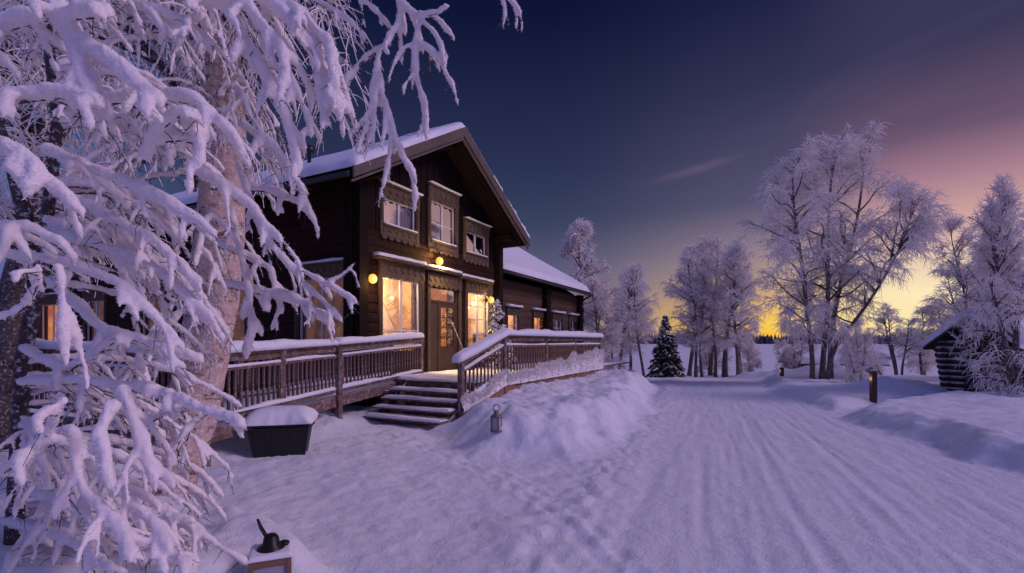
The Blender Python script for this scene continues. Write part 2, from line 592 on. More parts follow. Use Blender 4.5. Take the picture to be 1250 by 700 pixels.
def mat_bark(name, frost=.5, base=(.42, .36, .34), dark=(.03, .025, .025), scale=1.0):
    def f(t, b, L):
        g = t.n('ShaderNodeNewGeometry')
        pos = g.outputs['Position']
        mp = t.n('ShaderNodeMapping', inp={0: pos, 'Scale': (scale, scale, 2.2 * scale)})
        n1 = t.noise(5, 6, .65, mp.outputs[0], .4)
        n2 = t.noise(26, 6, .7, pos)
        c = t.ramp(n1, [(.36, tuple(dark) + (1,)), (.47, tuple(base) + (1,)), (.8, tuple(min(.8, x * 1.3) for x in base) + (1,))])
        fk = t.n('ShaderNodeMapRange', inp={0: n2, 1: .62 - .3 * frost, 2: .75 - .3 * frost, 3: 0.0, 4: .85}).outputs[0]
        c = t.mix(fk, c, (.76, .74, .80, 1))
        L.new(c, b.inputs['Base Color'])
        b.inputs['Roughness'].default_value = .85
        bp = t.n('ShaderNodeBump', inp={'Strength': .7, 'Distance': .02, 'Height': t.math('ADD', n1, n2)})
        L.new(bp.outputs[0], b.inputs['Normal'])
    return principled(name, f)


mat_bark('birch_bark', .40, base=(.56, .39, .33))
mat_bark('far_bark', .25, base=(.10, .075, .07), dark=(.02, .015, .018))
mat_bark('dark_bark', .30, base=(.06, .045, .045), dark=(.02, .016, .016), scale=3)

# ------------------------------------------------------------------ building frame
P0 = np.array([-1.95, 14.6])
D1 = np.array([.47, .8827])
D1 /= np.linalg.norm(D1)
NN = np.array([D1[1], -D1[0]])            # outward from the gable wall
BROT = math.atan2(D1[1], D1[0])


def tof(px, o=0.0):
    """position along the facade direction where the column px meets the plane at offset o"""
    k = (px - 625) / FPX
    b = P0 + NN * o
    return (k * b[1] - b[0]) / (D1[0] - k * D1[1])


def w2(t, o):
    return P0 + D1 * t + NN * o


def local(px, py, Y):
    w = W(px, py, Y)
    d = w[:2] - P0
    return np.array([d @ D1, -(d @ NN), w[2]])


# ------------------------------------------------------------------ ground
DECK_Z = .83


def poly_dist(X, Y, poly):
    """signed distance to a polygon, positive inside"""
    poly = np.array(poly, float)
    n = len(poly)
    d = np.full(X.shape, 1e9)
    inside = np.zeros(X.shape, bool)
    for i in range(n):
        a, b = poly[i], poly[(i + 1) % n]
        e = b - a
        wx, wy = X - a[0], Y - a[1]
        t = np.clip((wx * e[0] + wy * e[1]) / (e @ e), 0, 1)
        d = np.minimum(d, np.hypot(wx - t * e[0], wy - t * e[1]))
        c = ((a[1] <= Y) & (Y < b[1])) | ((b[1] <= Y) & (Y < a[1]))
        with np.errstate(divide='ignore', invalid='ignore'):
            xi = a[0] + (Y - a[1]) / (e[1] if e[1] != 0 else 1e-9) * e[0]
        inside ^= c & (X < xi)
    return np.where(inside, d, -d)


def wpt(px, py, z=0.0):
    Y = (EYE - z) * FPX / (py - HOR)
    return ((px - 625) / FPX * Y, Y)


POLY_DRIFT = [tuple(w2(-4.75, 2.62)), wpt(538, 545), wpt(575, 561), wpt(640, 563), wpt(700, 566), wpt(752, 556), wpt(785, 528), wpt(800, 505), wpt(806, 487), wpt(806, 472),
              tuple(w2(9.5, 2.6)), tuple(w2(9.0, 0.5)), tuple(w2(-2.0, 1.5)), tuple(w2(-3.9, 2.75))]
POLY_RIGHT = [wpt(1022, 514), wpt(1060, 525), wpt(1120, 541), wpt(1180, 560), wpt(1250, 586), (6.6, 4.5), (7.2, 2.0), (60, 0), (60, 15.5), (14, 14.8), (9.6, 12.9), (8.3, 12.4)]
POLY_MID = [wpt(935, 478), wpt(975, 492), wpt(1020, 505), (9.6, 12.9), (14, 14.8), (60, 15.5), (60, 24), (16, 24), (11.2, 22.3)]
POLY_LEFT = [wpt(180, 612), wpt(250, 622), wpt(340, 652), wpt(420, 690), (-.95, 3.2), (-.7, 2.2), (-.5, 0.0), (-.5, -6), (-30, -6), (-30, 5.0), (-5, 5.6)]


def ground_z(X, Y, detail=True):
    z = np.zeros_like(X)
    dd = np.maximum(Y - 19, 0)
    z -= .60 * sstep(19, 34, Y) + 1.3 * sstep(33, 45, Y)
    # drifts
    e1 = fbm(X * .9, Y * .9, 3, 3) * .18
    d = poly_dist(X, Y, POLY_DRIFT) + e1
    hd = .53 + .08 * fbm(X * .55 + 4, Y * .55, 11, 3) + .10 * np.exp(-((X - 2.7) ** 2 + (Y - 14.2) ** 2) / 2.2) + .22 * np.exp(-((X - 4.0) ** 2 + (Y - 16.5) ** 2) / 2.5)
    m = sstep(0, 1.15, d)
    rise = hd * m
    # scalloped shovel marks on the front face
    rise += .035 * m * (1 - sstep(.5, 1.6, d)) * np.sin(X * 7.5 + 2 * vnoise(X * 1.2, Y * 1.2, 5)) * (Y < 11)
    rise += m * .042 * fbm(X * 2.6, Y * 2.6, 31, 5, .6) + m * .035 * np.abs(fbm(X * 1.6 + Y * .5, Y * 3.6, 32, 4))
    z += rise
    mask_drift = d
    d = poly_dist(X, Y, POLY_RIGHT) + fbm(X * .7, Y * .7, 23, 4) * .22
    z += sstep(0, .75, d) * (.36 + .06 * fbm(X * .5, Y * .5, 7, 3)) - .22 * sstep(1.0, 6, d)
    mask_right = d
    d2 = poly_dist(X, Y, POLY_MID) + fbm(X * .7, Y * .7, 29, 3) * .15
    z += sstep(0, .8, d2) * .26 - .1 * sstep(1.5, 6, d2)
    mask_mid = d2
    d3 = poly_dist(X, Y, POLY_LEFT) + fbm(X * .9, Y * .9, 19, 3) * .10
    z += sstep(0, .34, d3) * (.33 + .07 * fbm(X * 1.5, Y * 1.5, 8, 4)) + .16 * sstep(.6, 2.2, d3)
    mask_left = d3
    z -= .17 * np.exp(-(((X + 1.50) / .30) ** 2 + ((Y - 3.02) / .34) ** 2) ** 2)
    # little mounds
    for (mx, my, r, h) in ((11.9, 15.6, 1.1, .30), (13.0, 16.5, .8, .2), (13.6, 24.5, 1.4, .55), (12.3, 25.5, 1.0, .3), (13.2, 21.6, 1.5, .35), (14.2, 21.3, 1.2, .3), (7.7, 27, 2.0, .10)):
        z += h * np.exp(-(((X - mx) / r) ** 2 + ((Y - my) / (r * .8)) ** 2)) * (1 + .2 * vnoise(X * 2, Y * 2, 3))
    # snow heaped against and under the veranda
    du = (X - P0[0]) * D1[0] + (Y - P0[1]) * D1[1]
    do = (X - P0[0]) * NN[0] + (Y - P0[1]) * NN[1]
    near = sstep(1.9, .9, do) * sstep(-4.4, -5.2, du) + sstep(1.4, .6, do) * sstep(-5.6, -4.9, du) * sstep(-2.8, -3.4, du)
    z += .16 * near * (1 + .4 * vnoise(X * 1.5, Y * 1.5, 77))
    if detail:
        u = X - .38 * Y + .0035 * (Y - 9) ** 2 * 0 + .08 * vnoise(Y * .25, X * 0 + 3, 9)
        v = Y
        flat = (1 - sstep(-.3, .3, mask_drift)) * (1 - sstep(-.2, .3, mask_right)) * (1 - sstep(-.2, .3, mask_mid)) * (1 - sstep(-.2, .3, mask_left))
        road = sstep(-1.9, -.6, u + .25 * vnoise(X, Y * .5, 3)) * flat * sstep(34, 26, Y)
        z += road * .0045 * fbm(u * 5, v * .5, 41, 4)
        z += road * .007 * fbm(u * 22, v * .8, 42, 2) + road * .006 * fbm(X * 5, Y * 4, 43, 4, .65)
        for (uc, sl_, ww, dp) in ((.3, .10, .05, .012), (.45, .10, .05, .012), (2.3, -.08, .05, .012), (-.6, .14, .05, .012)):
            g = np.exp(-((u - uc - sl_ * (Y - 6) - .12 * np.sin(Y * .5)) / ww) ** 2)
            z += road * dp * g * (-.6 - .4 * np.sin(v * 50)) * sstep(14, 9, Y)
        for (uc, ww, dp) in ((-.05, .055, .020), (.12, .05, .016), (1.02, .07, .026), (1.2, .05, .018), (1.86, .06, .020), (2.05, .05, .02), (-.75, .09, .018), (2.75, .08, .018), (.55, .05, .010), (3.2, .07, .014), (1.5, .05, .010), (-1.15, .06, .012)):
            wob = .10 * vnoise(v * .35, v * 0 + uc * 7, 50) + .02 * (Y - 6)*math.sin(uc*9)
            g = np.exp(-((u - uc - wob) / ww) ** 2)
            sh = np.exp(-((np.abs(u - uc - wob) - ww * 1.7) / (ww * .6)) ** 2)
            tread = .5 + .5 * np.sin(v * 55 + 6 * (u - uc) * 10)
            act = .35 + .65 * sstep(-.2, .5, vnoise(v * .22, v * 0 + uc * 3, 61))
            z += road * act * dp * .62 * (-g * (.45 + .55 * tread) + .45 * sh)
        # trampled yard and plough scrapings
        sc_ = flat * (1 - road) * sstep(30, 14, Y)
        z += sc_ * (.020 * fbm(X * 2.2, Y * 2.2, 71, 5, .6) + .016 * np.abs(fbm(X * 6 + Y * 3, Y * 5, 72, 4, .6)))
        edge = np.exp(-((u + 1.25) / .45) ** 2) * flat
        z += edge * (.045 * np.abs(fbm(X * 4, Y * 2.5, 81, 4, .6)) + .015)
        fp = np.random.default_rng(12)
        for k in range(30):
            f_ = k / 29
            cx_ = .9 + (-1.9 - .9) * f_ + .35 * math.sin(f_ * 4) + (.11 if k % 2 else -.11)
            cy_ = 3.4 + 5.6 * f_
            ang = math.atan2(5.6, -2.8) + fp.normal(0, .12)
            ux = (X - cx_) * math.cos(ang) + (Y - cy_) * math.sin(ang)
            uy = -(X - cx_) * math.sin(ang) + (Y - cy_) * math.cos(ang)
            e_ = (ux / .15) ** 2 + (uy / .065) ** 2
            z += (-.020 * np.exp(-e_ ** 2) + .010 * np.exp(-((e_ - 2.2) / .9) ** 2)) * flat
        soft = 1 - flat
        z += soft * .024 * fbm(X * 3.5, Y * 3.5, 91, 5, .6)
        z += .05 * sstep(20, 30, Y) * fbm(X * .4, Y * .5, 93, 4) * sstep(44, 38, Y)
        return z, mask_drift, mask_right, mask_mid, mask_left, road
    return z


def gz(x, y):
    return float(ground_z(np.array([float(x)]), np.array([float(y)]), False)[0])


def axis(segs):
    out = []
    for a, b, st in segs:
        out.append(np.arange(a, b - 1e-6, st))
    out.append(np.array([segs[-1][1]]))
    return np.concatenate(out)


xs = axis([(-90, -30, 3), (-30, -12, .8), (-12, -6, .2), (-6, 8, .045), (8, 14, .10), (14, 22, .3), (22, 40, 1.2), (40, 120, 5)])
ys = axis([(-20, -2, 2), (-2, 2, .25), (2, 9, .045), (9, 14, .06), (14, 22, .12), (22, 34, .3), (34, 50, .8), (50, 62, 3)])
GX, GY = np.meshgrid(xs, ys, indexing='ij')
GZ, mk_d, mk_r, mk_m, mk_l, mk_road = ground_z(GX, GY)
idx = np.arange(GX.size).reshape(GX.shape)
quads = np.stack([idx[:-1, :-1], idx[1:, :-1], idx[1:, 1:], idx[:-1, 1:]], -1).reshape(-1, 4)
GV = np.stack([GX, GY, GZ], -1).reshape(-1, 3)


def fmask(m):
    return m.ravel()[quads].min(axis=1)


sel_d = fmask(mk_d) > .05
sel_r = (fmask(mk_r) > .05) & ~sel_d
sel_m = (fmask(mk_m) > .05) & ~sel_d & ~sel_r
sel_l = (fmask(mk_l) > .05) & ~sel_d & ~sel_r & ~sel_m
sel_road = (fmask(mk_road) > .35) & ~sel_d & ~sel_r & ~sel_m & ~sel_l
rest = ~(sel_d | sel_r | sel_m | sel_l | sel_road)


def submesh(sel, name):
    q = quads[sel]
    u, inv = np.unique(q, return_inverse=True)
    me = mesh_from(GV[u], [inv.reshape(q.shape)], name, True)
    me.materials.append(M['ground_snow'])
    o = bpy.data.objects.new(name, me)
    C.objects.link(o)
    return o


tag(submesh(rest, 'ground'), 'trampled snow covering the yard and shore', kind='structure')
tag(submesh(sel_road, 'road'), 'packed snow road with tyre tracks', kind='structure')
tag(submesh(sel_d, 'snow_bank'), 'big shovelled snow heap in front of the veranda', kind='structure')
tag(submesh(sel_r, 'snow_bank'), 'ploughed snow bank along the right edge of the road', kind='structure')
tag(submesh(sel_m, 'snow_bank'), 'low snow bank around the big birches', kind='structure')
tag(submesh(sel_l, 'snow_bank'), 'soft snow bank under the near birch', kind='structure')

# lake and far shore
mb = MB()
mb.add([(-2500, 40, -1.75), (2500, 40, -1.75), (2500, 1500, -1.75), (-2500, 1500, -1.75)], [np.array([(0, 1, 2, 3)])])
lake = mb.build('lake', M['ground_snow'])
tag(lake, 'frozen snow covered lake', kind='structure')
# wide snowy land under everything to the sides and behind
mb = MB()
mb.add([(-2500, -1200, -1.95), (2500, -1200, -1.95), (2500, 60, -1.95), (-2500, 60, -1.95)], [np.array([(0, 1, 2, 3)])])
tag(mb.build('terrain', M['ground_snow']), kind='structure')


def far_hills():
    n = 160
    x = np.linspace(-1700, 2200, n)
    rows = []
    for (yy, hh) in ((930, 0), (1000, 1), (1180, 1.0), (1500, 0)):
        base = 7 + 5 * vnoise(x * .004, x * 0 + 2, 5) + 3 * vnoise(x * .011, x * 0, 6)
        rows.append(np.stack([x, np.full(n, yy) - .00008 * (x - 300) ** 2, -1.9 + hh * base], -1))
    V = np.concatenate(rows)
    ix = np.arange(4 * n).reshape(4, n)
    q = np.stack([ix[:-1, :-1], ix[:-1, 1:], ix[1:, 1:], ix[1:, :-1]], -1).reshape(-1, 4)
    o = MB().add(V, [q]).build('hills', M['ground_snow'], smooth=True)
    tag(o, kind='structure')
    # forest on it: many spruce-like cones
    N = 5200
    fx = rng.uniform(-900, 1500, N)
    fy = 925 - .00008 * (fx - 300) ** 2 + rng.uniform(0, 60, N)
    h = rng.uniform(11, 20, N) * (1 + .25 * vnoise(fx * .01, fx * 0, 9))
    r = h * rng.uniform(.16, .24, N)
    z0 = -1.9 + (fy - 925) * .07
    V = np.zeros((N, 7, 3))
    a = np.arange(6) * math.pi / 3
    V[:, :6, 0] = fx[:, None] + r[:, None] * np.cos(a)
    V[:, :6, 1] = fy[:, None] + r[:, None] * np.sin(a)
    V[:, :6, 2] = z0[:, None] + h[:, None] * .04
    V[:, 6, 0] = fx
    V[:, 6, 1] = fy
    V[:, 6, 2] = z0 + h
    b = np.arange(N)[:, None] * 7
    T = np.concatenate([b + np.array([[i, (i + 1) % 6, 6]]) for i in range(6)])
    mb = MB().add(V.reshape(-1, 3), [T])
    f = mb.build('forest', M['far_forest'])
    tag(f, 'dark forest on the far shore of the lake', 'forest', kind='stuff')


mat_flat('far_forest', (.055, .065, .095), rough=.9, nscale=.05, var=.3)
far_hills()

# ------------------------------------------------------------------ lodge
lodge = empty('log_lodge', (P0[0], P0[1], 0), BROT, label='dark brown two storey log lodge with snow covered gable roof and long side wing', cat='house')
ZF = DECK_Z
X0, X1 = -3.5, 3.05            # gable wall extents
EAVE_Z, APEX_Z, APX = 5.15, 7.5, -.5
HALF = 4.08
SL = (APEX_Z - EAVE_Z) / HALF
DEPTH = 19.0


def roof_under(x):
    return APEX_Z - SL * abs(x - APX)


# openings on gable wall in (x0,x1,z0,z1) of glass incl. frame
OPEN = {
    'lower_left': (tof(466), tof(513), EYE - .12, EYE + 1.66),
    'door': (tof(524), tof(559), ZF, EYE + 1.62),
    'lower_right': (tof(570), tof(597), EYE - .12, EYE + 1.62),
    'upper_left': (tof(467), tof(507), EYE + 2.95, EYE + 3.65),
    'upper_mid': (tof(525), tof(555), EYE + 2.90, EYE + 4.08),
    'upper_right': (tof(568), tof(593), EYE + 2.85, EYE + 3.55),
}
SPLIT = EYE + 2.75


def log_wall(mb, x0, x1, z0, z1, openings, y0, y1, course=.235, roofline=None, groove=.018):
    z = z0
    k = 0
    while z < z1 - .01:
        za, zb = z, min(z + course, z1)
        cuts = sorted([(o[0], o[1]) for o in openings if o[2] < zb - .02 and o[3] > za + .02])
        segs = []
        cur = x0
        for a, b in cuts:
            if a > cur:
                segs.append((cur, a))
            cur = max(cur, b)
        if cur < x1:
            segs.append((cur, x1))
        for a, b in segs:
            off = .006 * ((k * 37) % 5 - 2) / 2
            # convex-faced log: profile in y,z with grooves at top and bottom
            prof = [(y0 + groove + off, za), (y0 + off, za + .03), (y0 - .008 + off, (za + zb) / 2), (y0 + off, zb - .02), (y0 + groove + off, zb - .004), (y1, zb), (y1, za)]
            mb.prism(prof, 'x', a, b)
        z += course
        k += 1
    return mb


mb = MB()
ops = list(OPEN.values())
log_wall(mb, X0, X1, .3, SPLIT, ops, 0, .22)
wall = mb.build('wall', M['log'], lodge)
# vertical board gable
mb = MB()
x = X0
k = 0
bw = .145
while x < X1 - .001:
    xa, xb = x, min(x + bw - .008, X1)
    zt = min(roof_under(xa), roof_under(xb)) - .02
    cuts = sorted([(o[2] - .0, o[3]) for n_, o in OPEN.items() if n_.startswith('upper') and o[0] < xb and o[1] > xa])
    cur = SPLIT
    for a, b in cuts:
        if a > cur:
            mb.cbox(xa, xb, .012 * (k % 2), .20, cur, a, .006)
        cur = max(cur, b)
    if zt > cur:
        mb.cbox(xa, xb, .012 * (k % 2), .20, cur, zt, .006)
    x += bw
    k += 1
mb.box(X0, X1, .10, .18, SPLIT, SPLIT + .001)
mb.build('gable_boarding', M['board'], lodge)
# side walls and back (logs as well), built along y
mb = MB()


def side_logs(mb, xa, xb, y0, y1, z0, z1, openings=(), course=.235, sgn=-1):
    tmp = MB()
    log_wall(tmp, y0, y1, z0, z1, openings, 0, .22, course)
    V = np.concatenate(tmp.V)
    # (along, depth, z) -> x = xa + depth*sgn', y = along
    X = V.copy()
    if sgn < 0:
        X[:, 0] = xa + V[:, 1]
        X[:, 1] = V[:, 0]
    else:
        X[:, 0] = xb - V[:, 1]
        X[:, 1] = V[:, 0]
    mb.add(X, [np.concatenate(v) for v in tmp.F.values()])


SIDE_WIN = [(0.45, 2.05, EYE - .12, EYE + 1.6), (4.2, 5.6, EYE - .12, EYE + 1.5), (8.2, 9.6, EYE - .12, EYE + 1.5), (12.0, 13.4, EYE - .12, EYE + 1.5), (15.2, 17.2, EYE - .12, EYE + 1.5)]
side_logs(mb, X0, 0, .22, DEPTH, .3, roof_under(X0) - .05, SIDE_WIN)
side_logs(mb, 0, X1, .22, DEPTH, .3, roof_under(X1) - .05, (), sgn=1)
mb.build('side_wall', M['log'], lodge)
mb = MB()
mb.prism([(X0, .3), (X1, .3), (X1, roof_under(X1) - .05), (APX, APEX_Z - .1), (X0, roof_under(X0) - .05)], 'y', DEPTH, DEPTH + .2)
mb.build('back_wall', M['log'], lodge)
# inner core so no light passes through
mb = MB()
mb.box(X0 + .95, X1 - .9, 1.15, DEPTH - .3, .2, 5.0)
mb.build('light_block_core', M['room_dark'], lodge)
mb = MB()
mb.box(X0 + .2, X1 - .2, .9, DEPTH - .2, .2, ZF - .01)
mb.build('floor', M['room_dark'], lodge)

# log-end corner posts
for cx in (X0 - .05, X1 - .1):
    mb = MB()
    z = .3
    k = 0
    while z < roof_under(cx) - .35:
        dy = .02 * (k % 2)
        mb.cbox(cx - .08 - dy, cx + .16 + dy, -.16 + dy, .05, z, z + .225, .02)
        z += .235
        k += 1
    mb.box(cx - .10, cx + .18, -.19, -.165, .3, roof_under(cx) - .4)
    mb.build('corner_post', M['board'], lodge)
# left corner, side face post
mb = MB()
mb.cbox(X0 - .20, X0 - .02, .02, .30, .3, roof_under(X0) - .3, .02)
mb.build('corner_post', M['board'], lodge)

# roof slabs
YF = -1.0
for sg in (-1, 1):
    mb = MB()
    ex = APX + sg * HALF
    prof = [(APX, APEX_Z), (ex, EAVE_Z), (ex, EAVE_Z + .16), (APX, APEX_Z + .20)]
    mb.prism(prof, 'y', YF + .06, DEPTH + .8)
    rf = mb.build('roof', M['board'], lodge)
    # snow blanket on the slab
    mb = MB()
    zt = .20
    a = (APX, YF - .02, APEX_Z + zt)
    b = (ex + sg * .03, YF - .02, EAVE_Z + .165)
    c = (ex + sg * .03, DEPTH + .8, EAVE_Z + .165)
    d_ = (APX, DEPTH + .8, APEX_Z + zt)
    if sg < 0:
        smooth_noise_slab(mb, b, a, d_, c, .20, 30, 80, .02, 3)
    else:
        smooth_noise_slab(mb, a, b, c, d_, .20, 30, 80, .02, 5)
    mb.build('roof_snow', M['snow'], rf, smooth=True)
    # rake fascia: two stepped boards
    mb = MB()
    for (dy, z0_, z1_) in ((0, -.07, .22), (.05, -.16, -.07)):
        y0_ = YF + dy
        prof = [(APX, APEX_Z + z0_), (ex + sg * .03, EAVE_Z + z0_), (ex + sg * .03, EAVE_Z + z1_ - .04), (APX, APEX_Z + z1_)]
        mb.prism(prof, 'y', y0_, y0_ + .05)
    mb.build('fascia', M['fascia'], rf)
    # rake soffit batten lines
    mb = MB()
    for yy in np.arange(YF + .25, -.1, .16):
        prof = [(APX, APEX_Z - .03), (ex, EAVE_Z - .03), (ex, EAVE_Z - .002), (APX, APEX_Z - .002)]
        mb.prism(prof, 'y', yy, yy + .14)
    mb.build('soffit', M['board'], rf)
    # gutter
    mb = MB()
    mb.tube([(ex + sg * .06, YF + .1, EAVE_Z + .02), (ex + sg * .06, DEPTH + .7, EAVE_Z + .02)], .06, 10)
    mb.build('gutter', M['black_pipe'], rf)
# purlin ends under the rake
for xx in (X0 + .12, APX, X1 - .12):
    mb = MB()
    zz = roof_under(xx) - .22
    mb.cbox(xx - .09, xx + .09, YF + .35, .1, zz - .1, zz + .1, .02)
    mb.build('purlin', M['board'], lodge)
# cowls on the roof
for (px, py, yy, xx) in ((484, 152, 2.4, -2.9), (384, 176, 7.5, -3.0)):
    zz = roof_under(xx) + .2
    mb = MB()
    mb.lathe([(0.05, 0), (.05, .45), (.13, .46), (.15, .52), (.13, .62), (.04, .66), (0, .66)], 14, (xx, yy, zz))
    mb.build('vent_cowl', M['black_pipe'], lodge, smooth=True)
# brick chimney of the lodge is hidden behind the birch; keep roofline clean

# string course lit snow ledge
# ------------------------------------------------------------------ windows


def window(parent, loc, rz, w, h, cols, rows, room, name='window', header=.30, mull=None, case=.12, foot=.0, curtain=False, snow=.05, ornate=True, hood_ext=.10, panel=None, depth=.45, glass='glass', lit=0):
    """origin at the bottom centre of the opening; wall surface at y=0, outside is -y"""
    e = bpy.data.objects.new(name, None)
    mbf = MB()          # casing is the window object's own mesh
    cw = case
    mbf.cbox(-w / 2 - cw, -w / 2, -.05, .02, -.0 - foot, h, .008)
    mbf.cbox(w / 2, w / 2 + cw, -.05, .02, -.0 - foot, h, .008)
    mbf.cbox(-w / 2 - cw, w / 2 + cw, -.06, .02, h, h + header, .008)
    mbf.cbox(-w / 2 - cw - .03, w / 2 + cw + .03, -.10, .02, h + header, h + header + .045, .01)
    if foot > 0:
        mbf.cbox(-w / 2, w / 2, -.045, .02, -foot, -.02, .008)
    if ornate:
        # carved row: raised lozenges and half discs along the header
        n = max(3, int((w + 2 * cw) / .22))
        st = (w + 2 * cw) / n
        for i in range(n):
            cx_ = -w / 2 - cw + st * (i + .5)
            pr = [(cx_ - st * .36, h + header * .52), (cx_, h + header * .30), (cx_ + st * .36, h + header * .52), (cx_, h + header * .76)]
            mbf.prism(pr, 'y', -.085, -.058)
            a = np.linspace(math.pi, 2 * math.pi, 7)
            pr = [(cx_ + st * .42 * math.cos(k), h + .03 + st * .36 * math.sin(k)) for k in a]
            mbf.prism(pr, 'y', -.078, -.048)
            if foot > 0.1:
                pr = [(cx_ + st * .42 * math.cos(k), -foot + .01 + st * .36 * math.sin(k)) for k in a]
                mbf.prism(pr, 'y', -.07, -.04)
                mbf.prism([(cx_ - st * .3, -foot * .5), (cx_, -foot * .5 - .05), (cx_ + st * .3, -foot * .5), (cx_, -foot * .5 + .05)], 'y', -.068, -.046)
        for sx in (-1, 1):
            xx = sx * (w / 2 + cw / 2)
            mbf.cbox(xx - cw * .22, xx + cw * .22, -.07, -.052, .1, h - .1, .004)
            mbf.cbox(xx - cw * .40, xx + cw * .40, -.085, -.05, h + .02, h + header - .02, .01)
    e = mbf.build(name, M['casing'], parent)
    e.location = loc
    e.rotation_euler = (0, 0, rz)
    # white sash
    fr = MB()
    f = .055
    y0, y1 = .03, .085
    fr.cbox(-w / 2, -w / 2 + f, y0, y1, 0, h, .006)
    fr.cbox(w / 2 - f, w / 2, y0, y1, 0, h, .006)
    fr.cbox(-w / 2 + f, w / 2 - f, y0, y1, 0, f, .006)
    fr.cbox(-w / 2 + f, w / 2 - f, y0, y1, h - f, h, .006)
    for i in range(1, cols):
        xx = -w / 2 + w * i / cols
        fr.cbox(xx - .035, xx + .035, y0 - .004, y1 - .004, f, h - f, .006)
    for j in (mull or []):
        fr.cbox(-w / 2 + f, w / 2 - f, y0 + .012, y1 - .012, h * j - .014, h * j + .014, .004)
    fr.build('frame', M['white_paint'], e)
    # panes
    for i in range(cols):
        xa = -w / 2 + w * i / cols + .02
        xb = -w / 2 + w * (i + 1) / cols - .02
        pn = MB()
        pn.box(xa, xb, .055, .060, .02, h - .02)
        pn.build('pane', M[glass], e)
    # sill with snow
    sl = MB()
    sl.cbox(-w / 2 - .03, w / 2 + .03, -.10, .03, -.045, -.002, .008)
    sl.build('sill', M['casing'], e)
    ss = MB()
    snow_cap(ss, (-w / 2 - .02, -.055, -.004), (w / 2 + .02, -.055, -.004), .11, .05, 4, lump=.2, end=.05)
    ss.build('sill_snow', M['snow'], e, smooth=True)
    if snow > 0:
        ss = MB()
        snow_cap(ss, (-w / 2 - cw - .05, -.09, h + header + .043), (w / 2 + cw + .05, -.09, h + header + .043), .22, snow, 7, lump=.2, end=.06)
        ss.build('hood_snow', M['snow'], e, smooth=True)
    # room behind
    rm = MB()
    D = depth
    rm.box(-w / 2 - .1, w / 2 + .1, D, D + .02, -.1, h + .1)
    rm.box(-w / 2 - .1, w / 2 + .1, .09, D, -.12, -.1)
    rm.box(-w / 2 - .1, w / 2 + .1, .09, D, h + .1, h + .12)
    rm.box(-w / 2 - .12, -w / 2 - .1, .09, D, -.1, h + .1)
    rm.box(w / 2 + .1, w / 2 + .12, .09, D, -.1, h + .1)
    rm.build('room', M[room], e)
    if lit:
        ld = bpy.data.lights.new('room_light', 'POINT')
        ld.energy = lit
        ld.color = (1, .74, .36)
        ld.shadow_soft_size = .07
        lo = bpy.data.objects.new('room_light', ld)
        C.objects.link(lo)
        lo.parent = e
        lo.location = (-w * .12, D * .55, h * .86)
        pd = MB()
        a_ = np.linspace(-math.pi / 2, math.pi / 2, 10)
        pd.lathe([(max(.001, .055 * math.cos(k)), .055 * math.sin(k)) for k in a_], 14, (w * .16, D * .7, h * .74))
        pd.tube([(w * .16, D * .7, h * .79), (w * .16, D * .7, h + .1)], .004, 5)
        pd.build('pendant_lamp', M['pendant'], e, smooth=True)
        pl = MB()
        r3 = np.random.default_rng(int(w * 100))
        for k in range(26):
            az_ = r3.uniform(0, 6.28)
            el_ = r3.uniform(.3, 1.5)
            L_ = r3.uniform(.2, .55)
            d_ = np.array([math.cos(az_) * math.cos(el_), .35 * math.sin(az_) * math.cos(el_), math.sin(el_)])
            b_ = np.array([w * .27, D * .45, .16])
            pl.tubes(np.array([[b_, b_ + d_ * L_ * .5, b_ + d_ * L_ + (0, 0, -.10)]]), np.array([[.006, .03, .002]]), 4)
        pl.lathe([(.05, 0), (.08, .16), (.0, .16)], 12, (w * .27, D * .45, .0))
        pl.build('pot_plant', M['pot_plant'], e)
    if curtain:
        for sx in (-1, 1):
            cu = MB()
            n = 24
            u = np.linspace(0, 1, n)
            wc = w * (.20 if curtain is True else curtain)
            xa = sx * (w / 2 - wc) if sx > 0 else -w / 2
            xx = xa + u * wc
            yy = .16 + .02 * np.sin(u * 22)
            V = np.concatenate([np.stack([xx, yy, np.full(n, z_)], -1) for z_ in (.02, h - .02)])
            q = np.array([(i, i + 1, n + i + 1, n + i) for i in range(n - 1)])
            cu.add(V, [q])
            cu.build('curtain', M['curtain'], e, smooth=True)
    return e


def gable_window(key, cols, rows, room, **kw):
    a, b, z0, z1 = OPEN[key]
    return window(lodge, ((a + b) / 2, 0, z0), 0, b - a, z1 - z0, cols, rows, room, **kw)


gable_window('lower_left', 2, 1, 'room_wall', header=.38, mull=(.24,), snow=.0, curtain=.13, depth=.8, lit=95)
gable_window('lower_right', 2, 1, 'room_wall', header=.36, mull=(.24, .5, .75), snow=.0, curtain=.10, depth=.8, lit=85)
gable_window('upper_left', 2, 1, 'room_dark', header=.30, foot=.30, snow=.03, curtain=.34)
gable_window('upper_mid', 2, 1, 'room_dark', header=.36, foot=.26, mull=(.45,), snow=.03, case=.14)
gable_window('upper_right', 2, 1, 'room_dark', header=.30, foot=.26, snow=.03)
for i, (a, b, z0, z1) in enumerate(SIDE_WIN):
    window(lodge, (X0, (a + b) / 2, z0), R(-90), b - a, z1 - z0, 2, 1, 'room_orange' if i == 4 else 'room_dim' if i else 'room_dim', header=.3, snow=.06, depth=.35, glass='side_glass')

